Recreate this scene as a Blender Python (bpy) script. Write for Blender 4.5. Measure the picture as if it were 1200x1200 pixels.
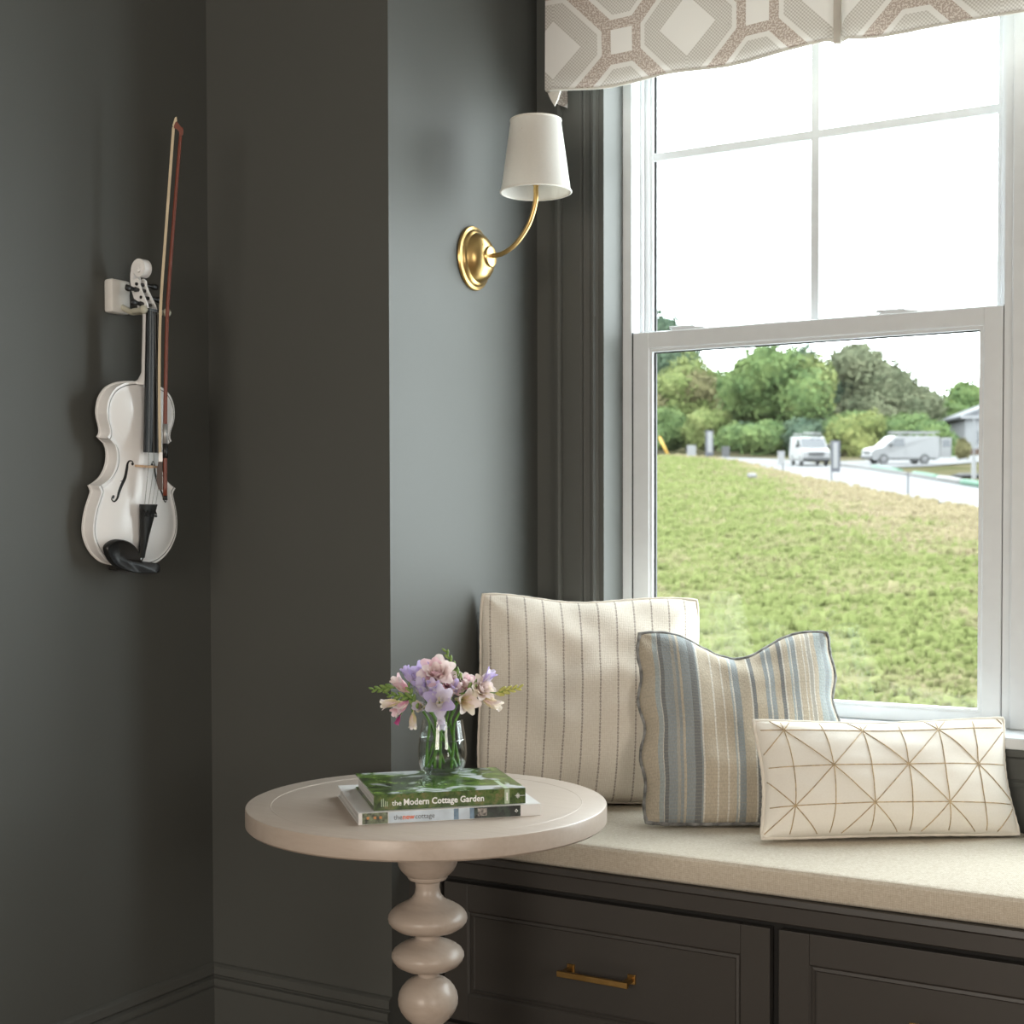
import bpy, bmesh, math, random
from mathutils import Vector, Matrix, noise

for o in list(bpy.data.objects):
    bpy.data.objects.remove(o, do_unlink=True)
S = bpy.context.scene
COL = S.collection
R = math.radians
PI = math.pi

# ------------------------------------------------------------------ camera
F, PX, PY = 1670.0, 600.0, 661.5
CAM = Vector((0, 0, 1.09))
CM = Matrix.Rotation(R(30.17), 3, 'Z') @ Matrix.Rotation(R(90 - 1.57), 3, 'X') @ Matrix.Rotation(R(-0.13), 3, 'Z')
cd = bpy.data.cameras.new('camera')
cd.sensor_width = 36
cd.lens = F / 1200 * 36
cd.shift_y = (PY - 600) / 1200
cd.clip_end = 600
cd.clip_start = 0.05
cd.dof.use_dof = True
cd.dof.focus_distance = 2.55
cd.dof.aperture_fstop = 7.5
co = bpy.data.objects.new('camera', cd)
COL.objects.link(co)
m4 = CM.to_4x4()
m4.translation = CAM
co.matrix_world = m4
S.camera = co

# ------------------------------------------------------------------ view
S.view_settings.view_transform = 'Standard'
S.view_settings.look = 'None'
S.view_settings.gamma = 1
S.view_settings.use_curve_mapping = False
S.view_settings.exposure = 0.0

# ------------------------------------------------------------------ world: overcast sky
SKY = 12.8
w = bpy.data.worlds.new('sky')
S.world = w
w.use_nodes = True
wn, wl = w.node_tree.nodes, w.node_tree.links
wn.clear()
wout = wn.new('ShaderNodeOutputWorld')
wbg = wn.new('ShaderNodeBackground')
wtc = wn.new('ShaderNodeTexCoord')
wmp = wn.new('ShaderNodeMapping')
wmp.inputs['Scale'].default_value = (2.2, 2.2, 6.0)
wno = wn.new('ShaderNodeTexNoise')
wno.inputs['Scale'].default_value = 1.6
wno.inputs['Detail'].default_value = 4
wrp = wn.new('ShaderNodeValToRGB')
wrp.color_ramp.elements[0].position = 0.35
wrp.color_ramp.elements[0].color = (0.80, 0.86, 0.90, 1)
wrp.color_ramp.elements[1].position = 0.62
wrp.color_ramp.elements[1].color = (0.925, 0.985, 1.0, 1)
wbg.inputs['Strength'].default_value = SKY
wl.new(wtc.outputs['Generated'], wmp.inputs['Vector'])
wl.new(wmp.outputs['Vector'], wno.inputs['Vector'])
wl.new(wno.outputs['Fac'], wrp.inputs['Fac'])
wl.new(wrp.outputs['Color'], wbg.inputs['Color'])
wl.new(wbg.outputs['Background'], wout.inputs['Surface'])


def area(name, loc, target, sx, sy, power, color, portal=False):
    d = bpy.data.lights.new(name, 'AREA')
    d.shape = 'RECTANGLE'
    d.size, d.size_y = sx, sy
    d.energy = power
    d.color = color
    o = bpy.data.objects.new(name, d)
    COL.objects.link(o)
    o.location = loc
    o.rotation_euler = (Vector(target) - Vector(loc)).to_track_quat('-Z', 'Z').to_euler()
    if portal:
        d.cycles.is_portal = True
    return o


# added warm fill lights, out of view before the closed back and right walls
area('fill_back', (-0.55, -2.93, 1.45), (-0.55, 0, 1.45), 1.6, 1.5, 89, (1.0, 0.91, 0.80))
area('fill_side', (2.55, -0.9, 1.5), (0, -0.9, 1.5), 1.5, 1.5, 60, (1.0, 0.93, 0.84))
# sampling portal in the window opening in view
area('window_portal', (-0.55, 3.10, 1.56), (-0.55, 0, 1.56), 1.86, 1.9, 1, (1, 1, 1), True)

# ------------------------------------------------------------------ pixel helpers


def ray(x, y):
    return CM @ Vector(((x - PX) / F, -(y - PY) / F, -1.0))


def at(x, y, d):
    return CAM + ray(x, y) * d


def on(x, y, ax, val):
    r = ray(x, y)
    return CAM + r * ((val - CAM[ax]) / r[ax])


# ------------------------------------------------------------------ materials
MATS = {}


class NT:
    def __init__(self, name):
        m = bpy.data.materials.new(name)
        m.use_nodes = True
        self.m, self.t = m, m.node_tree
        self.n, self.l = m.node_tree.nodes, m.node_tree.links
        self.b = self.n['Principled BSDF']
        self.out = self.n['Material Output']
        MATS[name] = m

    def node(self, t, **kw):
        n = self.n.new(t)
        for k, v in kw.items():
            setattr(n, k, v)
        return n

    def put(self, sock, v):
        if v is None:
            return
        if isinstance(v, bpy.types.NodeSocket):
            self.l.new(v, sock)
        else:
            sock.default_value = v

    def math(self, op, a, b=None, c=None):
        n = self.node('ShaderNodeMath', operation=op)
        self.put(n.inputs[0], a)
        self.put(n.inputs[1], b)
        self.put(n.inputs[2], c)
        return n.outputs[0]

    def coord(self, kind='Object', scale=(1, 1, 1)):
        tc = self.node('ShaderNodeTexCoord')
        mp = self.node('ShaderNodeMapping')
        mp.inputs['Scale'].default_value = scale
        self.l.new(tc.outputs[kind], mp.inputs['Vector'])
        return mp.outputs['Vector']

    def noise(self, vec, scale, detail=3, rough=0.5, dist=0.0):
        n = self.node('ShaderNodeTexNoise')
        self.l.new(vec, n.inputs['Vector'])
        n.inputs['Scale'].default_value = scale
        n.inputs['Detail'].default_value = detail
        n.inputs['Roughness'].default_value = rough
        n.inputs['Distortion'].default_value = dist
        return n.outputs['Fac']

    def ramp(self, fac, stops, interp='LINEAR'):
        n = self.node('ShaderNodeValToRGB')
        n.color_ramp.interpolation = interp
        e = n.color_ramp.elements
        while len(e) < len(stops):
            e.new(0.5)
        for el, (p, c) in zip(e, stops):
            el.position = p
            el.color = (c[0], c[1], c[2], 1)
        self.put(n.inputs['Fac'], fac)
        return n.outputs['Color']

    def mix(self, fac, a, b, blend='MIX'):
        n = self.node('ShaderNodeMix', data_type='RGBA', blend_type=blend)
        self.put(n.inputs['Factor'], fac)
        for s, v in ((n.inputs[6], a), (n.inputs[7], b)):
            if isinstance(v, tuple):
                v = (v[0], v[1], v[2], 1)
            self.put(s, v)
        return n.outputs[2]

    def bump(self, h, strength=0.2, dist=0.01):
        n = self.node('ShaderNodeBump')
        n.inputs['Strength'].default_value = strength
        n.inputs['Distance'].default_value = dist
        self.l.new(h, n.inputs['Height'])
        self.l.new(n.outputs['Normal'], self.b.inputs['Normal'])

    def base(self, c, rough=0.5, metal=0.0, spec=0.5):
        if isinstance(c, tuple):
            c = (c[0], c[1], c[2], 1)
        self.put(self.b.inputs['Base Color'], c)
        self.put(self.b.inputs['Roughness'], rough)
        self.b.inputs['Metallic'].default_value = metal
        self.b.inputs['Specular IOR Level'].default_value = spec
        return self

    def translucent(self, fac, color):
        tr = self.node('ShaderNodeBsdfTranslucent')
        self.put(tr.inputs['Color'], color if not isinstance(color, tuple) else (color[0], color[1], color[2], 1))
        mx = self.node('ShaderNodeMixShader')
        mx.inputs[0].default_value = fac
        self.l.new(self.b.outputs[0], mx.inputs[1])
        self.l.new(tr.outputs[0], mx.inputs[2])
        self.l.new(mx.outputs[0], self.out.inputs['Surface'])


def srgb(r, g, b):
    f = lambda c: (c / 255 / 12.92) if c / 255 <= 0.04045 else ((c / 255 + 0.055) / 1.055) ** 2.4
    return (f(r), f(g), f(b))


def plain(name, c, rough=0.5, metal=0.0, spec=0.5, var=0.08, scale=30):
    """plain paint/plastic/metal with a faint procedural variation"""
    t = NT(name)
    v = t.coord()
    n = t.noise(v, scale, 2)
    a = tuple(x * (1 - var) for x in c)
    b = tuple(min(1, x * (1 + var)) for x in c)
    t.base(t.ramp(n, [(0.3, a), (0.7, b)]), rough, metal, spec)
    return t


# wall paint: dark green grey, satin
t = NT('wall_paint')
v = t.coord()
n = t.noise(v, 140, 2)
t.base(t.ramp(t.noise(v, 2.0, 2), [(0.3, (0.081, 0.083, 0.0765)), (0.7, (0.087, 0.089, 0.082))]), 0.57, 0, 0.32)
t.bump(n, 0.03, 0.002)
t = NT('cabinet_paint')
v = t.coord()
t.base(t.ramp(t.noise(v, 3, 2), [(0.3, (0.045, 0.041, 0.037)), (0.7, (0.049, 0.045, 0.041))]), 0.40, 0, 0.5)
plain('gap_shade', (0.012, 0.011, 0.010), 0.8)
plain('white_vinyl', (0.66, 0.685, 0.705), 0.35, var=0.02)
plain('gasket', (0.02, 0.02, 0.02), 0.6)
plain('ceiling_paint', (0.55, 0.54, 0.51), 0.8, var=0.02)
t = NT('floor_wood')
v = t.coord('Object', (1, 8, 1))
t.base(t.ramp(t.noise(v, 4, 4), [(0.3, (0.16, 0.10, 0.06)), (0.7, (0.24, 0.15, 0.09))]), 0.4)
plain('exterior_siding', (0.6, 0.6, 0.58), 0.7)

t = NT('pane_glass')
tr = t.node('ShaderNodeBsdfTransparent')
tr.inputs['Color'].default_value = (0.97, 0.985, 0.98, 1)
gl = t.node('ShaderNodeBsdfGlossy')
gl.inputs['Roughness'].default_value = 0.02
mx = t.node('ShaderNodeMixShader')
mx.inputs[0].default_value = 0.03
t.l.new(tr.outputs[0], mx.inputs[1])
t.l.new(gl.outputs[0], mx.inputs[2])
t.l.new(mx.outputs[0], t.out.inputs['Surface'])

# brass
t = NT('brass')
v = t.coord()
t.base(t.ramp(t.noise(v, 14, 3), [(0.3, (0.44, 0.28, 0.10)), (0.7, (0.60, 0.42, 0.18))]), 0.3, 1.0)
t = NT('brass_dark')
v = t.coord()
t.base(t.ramp(t.noise(v, 20, 3), [(0.3, (0.42, 0.25, 0.08)), (0.7, (0.55, 0.35, 0.13))]), 0.3, 1.0)
t = plain('shade_linen', (0.80, 0.78, 0.74), 0.9, spec=0.1, var=0.02, scale=200)
t.translucent(0.35, (0.8, 0.78, 0.73))
plain('shade_trim', (0.78, 0.75, 0.69), 0.9, spec=0.1)
plain('bulb_glass', (0.9, 0.9, 0.88), 0.2)

# violin
plain('violin_white', (0.86, 0.855, 0.85), 0.24, var=0.015, scale=8)
plain('ebony', (0.010, 0.010, 0.010), 0.38)
plain('purfling_grey', (0.10, 0.10, 0.10), 0.5)
plain('string_steel', (0.35, 0.34, 0.32), 0.3, 0.8)
plain('bridge_maple', (0.55, 0.38, 0.24), 0.5)
plain('bow_wood', (0.16, 0.034, 0.016), 0.4)
plain('bow_hair', (0.62, 0.52, 0.36), 0.6)
plain('bow_silver', (0.42, 0.42, 0.42), 0.45, 0.7)
plain('frog_wood', (0.05, 0.024, 0.016), 0.5)
plain('hanger_white', (0.70, 0.69, 0.66), 0.5, var=0.02)
plain('hanger_rubber', (0.48, 0.47, 0.38), 0.6, var=0.03)
plain('screw_dark', (0.02, 0.02, 0.02), 0.4, 0.5)

# table: lime-washed wood
t = NT('limed_wood')
v = t.coord('Object', (2, 22, 22))
n1 = t.noise(v, 6, 5, 0.6)
t.base(t.ramp(n1, [(0.25, (0.44, 0.365, 0.305)), (0.55, (0.475, 0.40, 0.34)), (0.8, (0.50, 0.425, 0.365))]), 0.33)
t.bump(n1, 0.03, 0.002)
plain('limed_inlay', (0.54, 0.465, 0.40), 0.4)

# seat cushion
t = NT('seat_linen')
v = t.coord()
wa = t.node('ShaderNodeTexWave', bands_direction='X')
wb = t.node('ShaderNodeTexWave', bands_direction='Z')
wc = t.node('ShaderNodeTexWave', bands_direction='Y')
for x_ in (wa, wb, wc):
    t.l.new(v, x_.inputs['Vector'])
    x_.inputs['Scale'].default_value = 115
    x_.inputs['Distortion'].default_value = 3.0
    x_.inputs['Detail'].default_value = 2
    x_.inputs['Detail Scale'].default_value = 2
wv = t.math('ADD', t.math('ADD', wa.outputs['Fac'], wb.outputs['Fac']), wc.outputs['Fac'])
nz = t.noise(v, 160, 3)
f = t.math('ADD', t.math('MULTIPLY', wv, 0.2), t.math('MULTIPLY', nz, 0.6))
t.base(t.ramp(f, [(0.3, (0.50, 0.43, 0.335)), (0.6, (0.63, 0.57, 0.475)), (0.9, (0.72, 0.67, 0.59))]), 0.95, 0, 0.1)
t.bump(f, 0.25, 0.004)


def weave(t, vec, scale=900):
    wa = t.node('ShaderNodeTexWave', bands_direction='X')
    wb = t.node('ShaderNodeTexWave', bands_direction='Y')
    for x_ in (wa, wb):
        t.l.new(vec, x_.inputs['Vector'])
        x_.inputs['Scale'].default_value = scale
        x_.inputs['Distortion'].default_value = 2.0
    return t.math('MULTIPLY', t.math('ADD', wa.outputs['Fac'], wb.outputs['Fac']), 0.5)


# cream pillow with fine dashed stripes (UV: u across, v up)
t = NT('cream_stripe')
uv = t.coord('UV')
sp = t.node('ShaderNodeSeparateXYZ')
t.l.new(uv, sp.inputs[0])
u_, v_ = sp.outputs[0], sp.outputs[1]
fr = t.math('ABSOLUTE', t.math('SUBTRACT', t.math('FRACT', t.math('MULTIPLY', u_, 12.4)), 0.5))
dash = t.math('GREATER_THAN', t.math('FRACT', t.math('MULTIPLY', v_, 75)), 0.28)
jag = t.math('MULTIPLY', t.math('SINE', t.math('MULTIPLY', v_, 300)), 0.012)
line = t.math('MULTIPLY', t.math('LESS_THAN', t.math('ADD', fr, jag), 0.042), t.math('ADD', t.math('MULTIPLY', dash, 0.45), 0.4))
wv = weave(t, uv, 45)
nz = t.noise(t.coord('UV', (1, 1, 1)), 90, 3)
fa = t.math('ADD', t.math('MULTIPLY', wv, 0.45), t.math('MULTIPLY', nz, 0.55))
cb = t.ramp(fa, [(0.3, (0.68, 0.615, 0.53)), (0.7, (0.80, 0.75, 0.67))])
t.base(t.mix(line, cb, (0.30, 0.255, 0.22)), 0.95, 0, 0.1)
t.bump(fa, 0.25, 0.003)
plain('cream_plain', (0.70, 0.64, 0.56), 0.95, spec=0.1)

# blue striped pillow
t = NT('blue_stripe')
uv = t.coord('UV')
sp = t.node('ShaderNodeSeparateXYZ')
t.l.new(uv, sp.inputs[0])
u_, v_ = sp.outputs[0], sp.outputs[1]
ww = t.math('ADD', u_, t.math('MULTIPLY', t.math('SUBTRACT', t.noise(uv, 60, 2), 0.5), 0.004))
BE, BL, DK, LT, PB, GY = (0.50, 0.42, 0.31), (0.215, 0.265, 0.30), (0.068, 0.085, 0.108), (0.70, 0.68, 0.62), (0.34, 0.41, 0.44), (0.36, 0.34, 0.30)
st = [(0.0, BE), (0.07, PB), (0.09, LT), (0.095, DK), (0.115, BL), (0.16, GY), (0.175, BL), (0.19, BE), (0.20, BL), (0.245, DK),
      (0.275, BL), (0.285, LT), (0.292, BE), (0.35, LT), (0.358, BE), (0.40, LT), (0.408, BE), (0.445, PB), (0.452, LT), (0.459, BL),
      (0.49, BE), (0.54, LT), (0.548, DK), (0.57, BE), (0.62, BL), (0.64, LT), (0.647, BL), (0.67, BE), (0.70, DK), (0.722, LT),
      (0.73, BE)]
st2 = [(0.0, BE), (0.10, PB), (0.14, LT), (0.16, BL), (0.25, LT), (0.27, BE), (0.38, LT), (0.40, BE), (0.46, LT), (0.48, GY), (0.55, LT), (0.57, BE), (0.66, PB), (0.80, BL), (0.88, PB), (0.93, BE)]
c1 = t.ramp(t.math('DIVIDE', ww, 1.0), st, 'CONSTANT')
c2 = t.ramp(t.math('DIVIDE', t.math('SUBTRACT', ww, 0.73), 0.27), st2, 'CONSTANT')
cs = t.mix(t.math('GREATER_THAN', ww, 0.73), c1, c2)
cross = t.math('GREATER_THAN', t.math('ADD', t.math('FRACT', t.math('MULTIPLY', v_, 62)), t.math('MULTIPLY', t.noise(uv, 120, 2), 0.5)), 1.08)
nz = t.noise(t.coord('UV', (1, 0.35, 1)), 170, 3)
cs = t.mix(t.math('MULTIPLY', cross, 0.45), cs, (0.33, 0.30, 0.25))
cs = t.mix(0.55, cs, t.ramp(nz, [(0.3, (0.45, 0.45, 0.45)), (0.7, (1.0, 0.98, 0.95))]), 'MULTIPLY')
cs = t.mix(0.2, cs, (0.7, 0.68, 0.62))
t.base(cs, 0.95, 0, 0.1)
t.bump(t.math('ADD', nz, t.math('MULTIPLY', cross, 0.4)), 0.35, 0.004)
plain('blue_piping', (0.23, 0.23, 0.225), 0.95, spec=0.1, var=0.5, scale=60)

# ivory lumbar
t = NT('ivory_linen')
uv = t.coord('UV', (2, 1, 1))
wv = weave(t, uv, 60)
nz = t.noise(uv, 60, 3)
fa = t.math('ADD', t.math('MULTIPLY', wv, 0.5), t.math('MULTIPLY', nz, 0.5))
t.base(t.ramp(fa, [(0.25, (0.80, 0.755, 0.68)), (0.7, (0.86, 0.825, 0.755))]), 0.95, 0, 0.1)
t.bump(fa, 0.15, 0.002)
plain('ivory_piping', (0.76, 0.71, 0.63), 0.95, spec=0.1)
plain('gold_thread', (0.46, 0.345, 0.20), 0.6, var=0.3, scale=120)

# valance: octagon lattice print (UV in lattice units)
t = NT('valance_print')
uv = t.coord('UV')
sp = t.node('ShaderNodeSeparateXYZ')
t.l.new(uv, sp.inputs[0])
ff = lambda s: t.math('ABSOLUTE', t.math('SUBTRACT', t.math('MULTIPLY', t.math('FRACT', t.math('ADD', t.math('MULTIPLY', s, 0.5), 0.5)), 2.0), 1.0))
a0, b0 = ff(sp.outputs[0]), ff(sp.outputs[1])
over = t.math('GREATER_THAN', t.math('ADD', a0, b0), 1.0)
inv = t.math('SUBTRACT', 1.0, over)
a1 = t.math('ADD', t.math('MULTIPLY', inv, a0), t.math('MULTIPLY', over, t.math('SUBTRACT', 1.0, b0)))
b1 = t.math('ADD', t.math('MULTIPLY', inv, b0), t.math('MULTIPLY', over, t.math('SUBTRACT', 1.0, a0)))
M_, m_ = t.math('MAXIMUM', a1, b1), t.math('MINIMUM', a1, b1)
dsq = t.math('MAXIMUM', t.math('SUBTRACT', 1.0, M_), m_)
sm = t.math('ADD', a1, b1)
ddg = t.math('MULTIPLY', t.math('SUBTRACT', 1.0, sm), 0.7071)
lt = lambda x, k: t.math('LESS_THAN', x, k)
gt = lambda x, k: t.math('GREATER_THAN', x, k)
band = t.math('MAXIMUM', lt(ddg, 0.095), lt(dsq, 0.30))
rim = t.math('MAXIMUM', lt(ddg, 0.16), lt(dsq, 0.365))
hole = lt(dsq, 0.165)
dia = lt(sm, 0.40)
v2 = t.coord('UV', (1, 1, 1))
# woven hatching that changes direction with the octagon's quarters
hatch = t.math('FRACT', t.math('MULTIPLY', sm, 21.0))
hatch2 = t.math('FRACT', t.math('MULTIPLY', t.math('SUBTRACT', a1, b1), 21.0))
nz = t.noise(v2, 26, 2)
hs = t.math('GREATER_THAN', t.math('ADD', t.math('MULTIPLY', t.math('GREATER_THAN', hatch, 0.5), 0.5), nz), 0.72)
hs2 = t.math('GREATER_THAN', t.math('ADD', t.math('MULTIPLY', t.math('GREATER_THAN', hatch2, 0.5), 0.5), nz), 0.72)
hx = t.math('MULTIPLY', t.math('ADD', hs, hs2), 0.5)
WH = (0.80, 0.775, 0.75)
body = t.mix(hx, (0.73, 0.70, 0.665), (0.48, 0.445, 0.405))
c = t.mix(dia, body, WH)
c = t.mix(rim, c, (0.77, 0.745, 0.715))
bandc = t.mix(t.math('GREATER_THAN', t.noise(v2, 42, 2), 0.52), (0.43, 0.355, 0.31), (0.66, 0.59, 0.54))
c = t.mix(band, c, bandc)
c = t.mix(hole, c, WH)
fw = t.noise(v2, 120, 2)
t.base(c, 0.95, 0, 0.1)
t.bump(fw, 0.15, 0.003)
t.translucent(0.4, c)
plain('valance_lining', (0.74, 0.71, 0.65), 0.95, spec=0.1).translucent(0.26, (0.74, 0.71, 0.66))

# books
t = NT('garden_cover')
v = t.coord('Object', (1, 1, 1))
n1 = t.noise(v, 22, 4, 0.6, 0.8)
n2 = t.noise(v, 60, 4, 0.7)
g = t.ramp(n2, [(0.3, (0.02, 0.045, 0.012)), (0.5, (0.10, 0.19, 0.035)), (0.7, (0.26, 0.36, 0.09))])
c = t.mix(t.ramp(n1, [(0.40, (0, 0, 0)), (0.52, (1, 1, 1))]), t.ramp(n2, [(0.3, (0.010, 0.018, 0.010)), (0.7, (0.06, 0.09, 0.04))]), g)
n3 = t.noise(v, 15, 3, 0.5, 1.0)
c = t.mix(t.ramp(n3, [(0.54, (0, 0, 0)), (0.62, (1, 1, 1))]), c, (0.60, 0.64, 0.66))
t.base(c, 0.16)
t = NT('garden_spine')
v = t.coord()
n2 = t.noise(v, 75, 4, 0.7)
n1 = t.noise(v, 25, 3)
c = t.mix(t.ramp(n1, [(0.4, (0, 0, 0)), (0.6, (1, 1, 1))]), t.ramp(n2, [(0.35, (0.012, 0.022, 0.008)), (0.65, (0.07, 0.12, 0.03))]),
          t.ramp(n2, [(0.3, (0.02, 0.04, 0.010)), (0.5, (0.08, 0.14, 0.03)), (0.7, (0.22, 0.17, 0.08))]))
t.base(c, 0.25)
plain('dark_leaf_panel', (0.022, 0.030, 0.020), 0.25, var=0.6, scale=120)
plain('cottage_print', (0.10, 0.12, 0.07), 0.25, var=0.8, scale=160)
plain('pale_blue_panel', (0.52, 0.60, 0.68), 0.25, var=0.12, scale=40)
plain('mid_blue_panel', (0.13, 0.20, 0.28), 0.25, var=0.4, scale=60)
plain('black_green_panel', (0.012, 0.022, 0.014), 0.22, var=0.9, scale=90)
plain('flower_print', (0.22, 0.20, 0.18), 0.3, var=0.95, scale=260)
plain('book_white', (0.72, 0.71, 0.70), 0.3, var=0.02)
plain('lamp_orange_print', (0.55, 0.22, 0.06), 0.3)
t = NT('book_pages')
v = t.coord('Object', (2, 2, 700))
t.base(t.ramp(t.noise(v, 2, 2), [(0.35, (0.42, 0.41, 0.40)), (0.65, (0.72, 0.71, 0.69))]), 0.8)
plain('ink_white', (0.85, 0.85, 0.84), 0.5)
plain('ink_dark', (0.06, 0.06, 0.065), 0.5)
plain('ink_orange', (0.75, 0.13, 0.03), 0.5)
plain('ink_pale_green', (0.42, 0.50, 0.36), 0.5)

# vase: thin clear glass and water
def clear(name, tint, lo, hi):
    t = NT(name)
    tr = t.node('ShaderNodeBsdfTransparent')
    tr.inputs['Color'].default_value = (*tint, 1)
    gl = t.node('ShaderNodeBsdfGlossy')
    gl.inputs['Roughness'].default_value = 0.02
    lw = t.node('ShaderNodeLayerWeight')
    lw.inputs['Blend'].default_value = 0.5
    f = t.math('ADD', t.math('MULTIPLY', t.math('POWER', lw.outputs['Facing'], 3.5), hi), lo)
    mx = t.node('ShaderNodeMixShader')
    t.l.new(f, mx.inputs[0])
    t.l.new(tr.outputs[0], mx.inputs[1])
    t.l.new(gl.outputs[0], mx.inputs[2])
    t.l.new(mx.outputs[0], t.out.inputs['Surface'])


clear('vase_glass', (0.95, 0.97, 0.96), 0.04, 0.6)
clear('vase_water', (0.97, 0.985, 0.975), 0.04, 0.5)
clear('meniscus', (0.97, 0.985, 0.98), 0.35, 0.5)


def petal_mat(name, c0, c1, tr=0.35):
    t = NT(name)
    uv = t.coord('UV')
    sp = t.node('ShaderNodeSeparateXYZ')
    t.l.new(uv, sp.inputs[0])
    nz = t.noise(t.coord('Object'), 160, 2)
    f = t.math('ADD', sp.outputs[1], t.math('MULTIPLY', t.math('SUBTRACT', nz, 0.5), 0.35))
    c = t.ramp(f, [(0.1, c0), (0.75, c1)])
    t.base(c, 0.6, 0, 0.3)
    t.translucent(tr, c)


petal_mat('petal_pink', (0.80, 0.34, 0.50), (0.88, 0.66, 0.72))
petal_mat('petal_blush', (0.86, 0.66, 0.62), (0.93, 0.83, 0.82))
petal_mat('petal_lilac', (0.70, 0.62, 0.80), (0.66, 0.57, 0.88))
petal_mat('petal_pale_lilac', (0.82, 0.78, 0.74), (0.80, 0.75, 0.90))
petal_mat('petal_cream', (0.78, 0.68, 0.38), (0.90, 0.82, 0.72))
petal_mat('petal_magenta', (0.45, 0.06, 0.22), (0.62, 0.12, 0.34))
t = NT('stem_green')
v = t.coord()
c = t.ramp(t.noise(v, 90, 2), [(0.3, (0.055, 0.16, 0.018)), (0.7, (0.13, 0.29, 0.04))])
t.base(c, 0.4)
t = NT('bud_green')
v = t.coord()
c = t.ramp(t.noise(v, 120, 2), [(0.3, (0.11, 0.22, 0.045)), (0.7, (0.33, 0.44, 0.13))])
t.base(c, 0.5)
t.translucent(0.2, c)
plain('bud_yellow', (0.52, 0.50, 0.14), 0.5, var=0.2)

# outdoors
t = NT('hill_grass')
v = t.coord('Object')
at_ = t.node('ShaderNodeAttribute')
at_.attribute_name = 'dry'
n1 = t.noise(v, 0.32, 5, 0.62, 0.6)
n2 = t.noise(v, 5.0, 4, 0.7)
n3 = t.noise(v, 1.4, 4, 0.65, 0.4)
gr = t.ramp(n2, [(0.28, (0.078, 0.090, 0.032)), (0.5, (0.120, 0.134, 0.050)), (0.72, (0.160, 0.170, 0.078))])
gr = t.mix(t.ramp(n3, [(0.46, (0, 0, 0)), (0.66, (1, 1, 1))]), gr, (0.155, 0.157, 0.076))
dr = t.ramp(n2, [(0.28, (0.14, 0.12, 0.070)), (0.72, (0.215, 0.185, 0.118))])
fd = t.math('ADD', t.math('MULTIPLY', at_.outputs['Fac'], 0.62), t.math('SUBTRACT', n1, 0.34))
t.base(t.mix(1.0, t.mix(t.ramp(fd, [(0.22, (0, 0, 0)), (0.44, (1, 1, 1))]), gr, dr), (1.12 * 6.5 / SKY, 1.08 * 6.5 / SKY, 1.12 * 6.5 / SKY), 'MULTIPLY'), 1.0, 0, 0.0)
t.bump(n2, 0.6, 0.25)
t = NT('tuft_grass')
v = t.coord('Object')
at_ = t.node('ShaderNodeAttribute')
at_.attribute_name = 'dry'
n2 = t.noise(v, 5.0, 4, 0.7)
n1 = t.noise(v, 0.32, 5, 0.62, 0.6)
k_ = 2.25 * 6.5 / SKY
gr = t.ramp(n2, [(0.28, tuple(x * k_ for x in (0.082, 0.098, 0.034))), (0.72, tuple(x * k_ for x in (0.145, 0.160, 0.066)))])
dr = t.ramp(n2, [(0.28, tuple(x * k_ for x in (0.135, 0.115, 0.070))), (0.72, tuple(x * k_ for x in (0.20, 0.17, 0.11)))])
fd = t.math('ADD', t.math('MULTIPLY', at_.outputs['Fac'], 0.62), t.math('SUBTRACT', n1, 0.34))
c = t.mix(t.ramp(fd, [(0.22, (0, 0, 0)), (0.44, (1, 1, 1))]), gr, dr)
t.base(c, 1.0, 0, 0.0)
t.translucent(0.45, c)
t = NT('verge_grass')
v = t.coord('Object')
n1 = t.noise(v, 0.25, 4)
t.base(t.ramp(n1, [(0.35, (0.029, 0.032, 0.014)), (0.5, (0.050, 0.045, 0.027)), (0.7, (0.058, 0.051, 0.033))]), 1.0, 0, 0.0)
EX = .64 * 6.5 / SKY


def ex(c):
    return tuple(x * EX for x in c)


plain('road_concrete', ex((0.245, 0.245, 0.25)), 0.9, spec=0.1, var=0.06, scale=0.3)
plain('kerb_concrete', ex((0.24, 0.235, 0.23)), 0.9, spec=0.1)
plain('van_white', ex((0.22, 0.222, 0.23)), 0.3, var=0.02, scale=1)
plain('van_glass', ex((0.04, 0.05, 0.065)), 0.1)
plain('van_dark', ex((0.025, 0.026, 0.03)), 0.5)
plain('van_alloy', ex((0.20, 0.20, 0.21)), 0.3, 0.3)
plain('sign_white', ex((0.25, 0.25, 0.255)), 0.5, var=0.03)
plain('sign_navy', ex((0.022, 0.026, 0.05)), 0.5)
plain('sign_black', ex((0.018, 0.018, 0.022)), 0.5)
plain('sign_post', ex((0.03, 0.035, 0.05)), 0.5)
plain('guard_yellow', (0.27, 0.15, 0.01), 0.5)
plain('sock_green', ex((0.055, 0.19, 0.11)), 0.8)
plain('sock_white', ex((0.24, 0.23, 0.22)), 0.8)
plain('house_white', ex((0.34, 0.345, 0.36)), 0.8, var=0.02)
plain('house_roof', ex((0.12, 0.125, 0.14)), 0.8)
plain('house_brick', ex((0.14, 0.085, 0.06)), 0.9)
plain('mulch', ex((0.028, 0.024, 0.024)), 1.0)
plain('stone_pale', ex((0.24, 0.235, 0.225)), 0.9)
plain('bark', ex((0.055, 0.05, 0.042)), 0.95, spec=0.1)
plain('utility_wood', ex((0.08, 0.075, 0.07)), 0.9)


def lx(c):
    return tuple(x * 1.6 * 6.5 / SKY for x in c)


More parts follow.
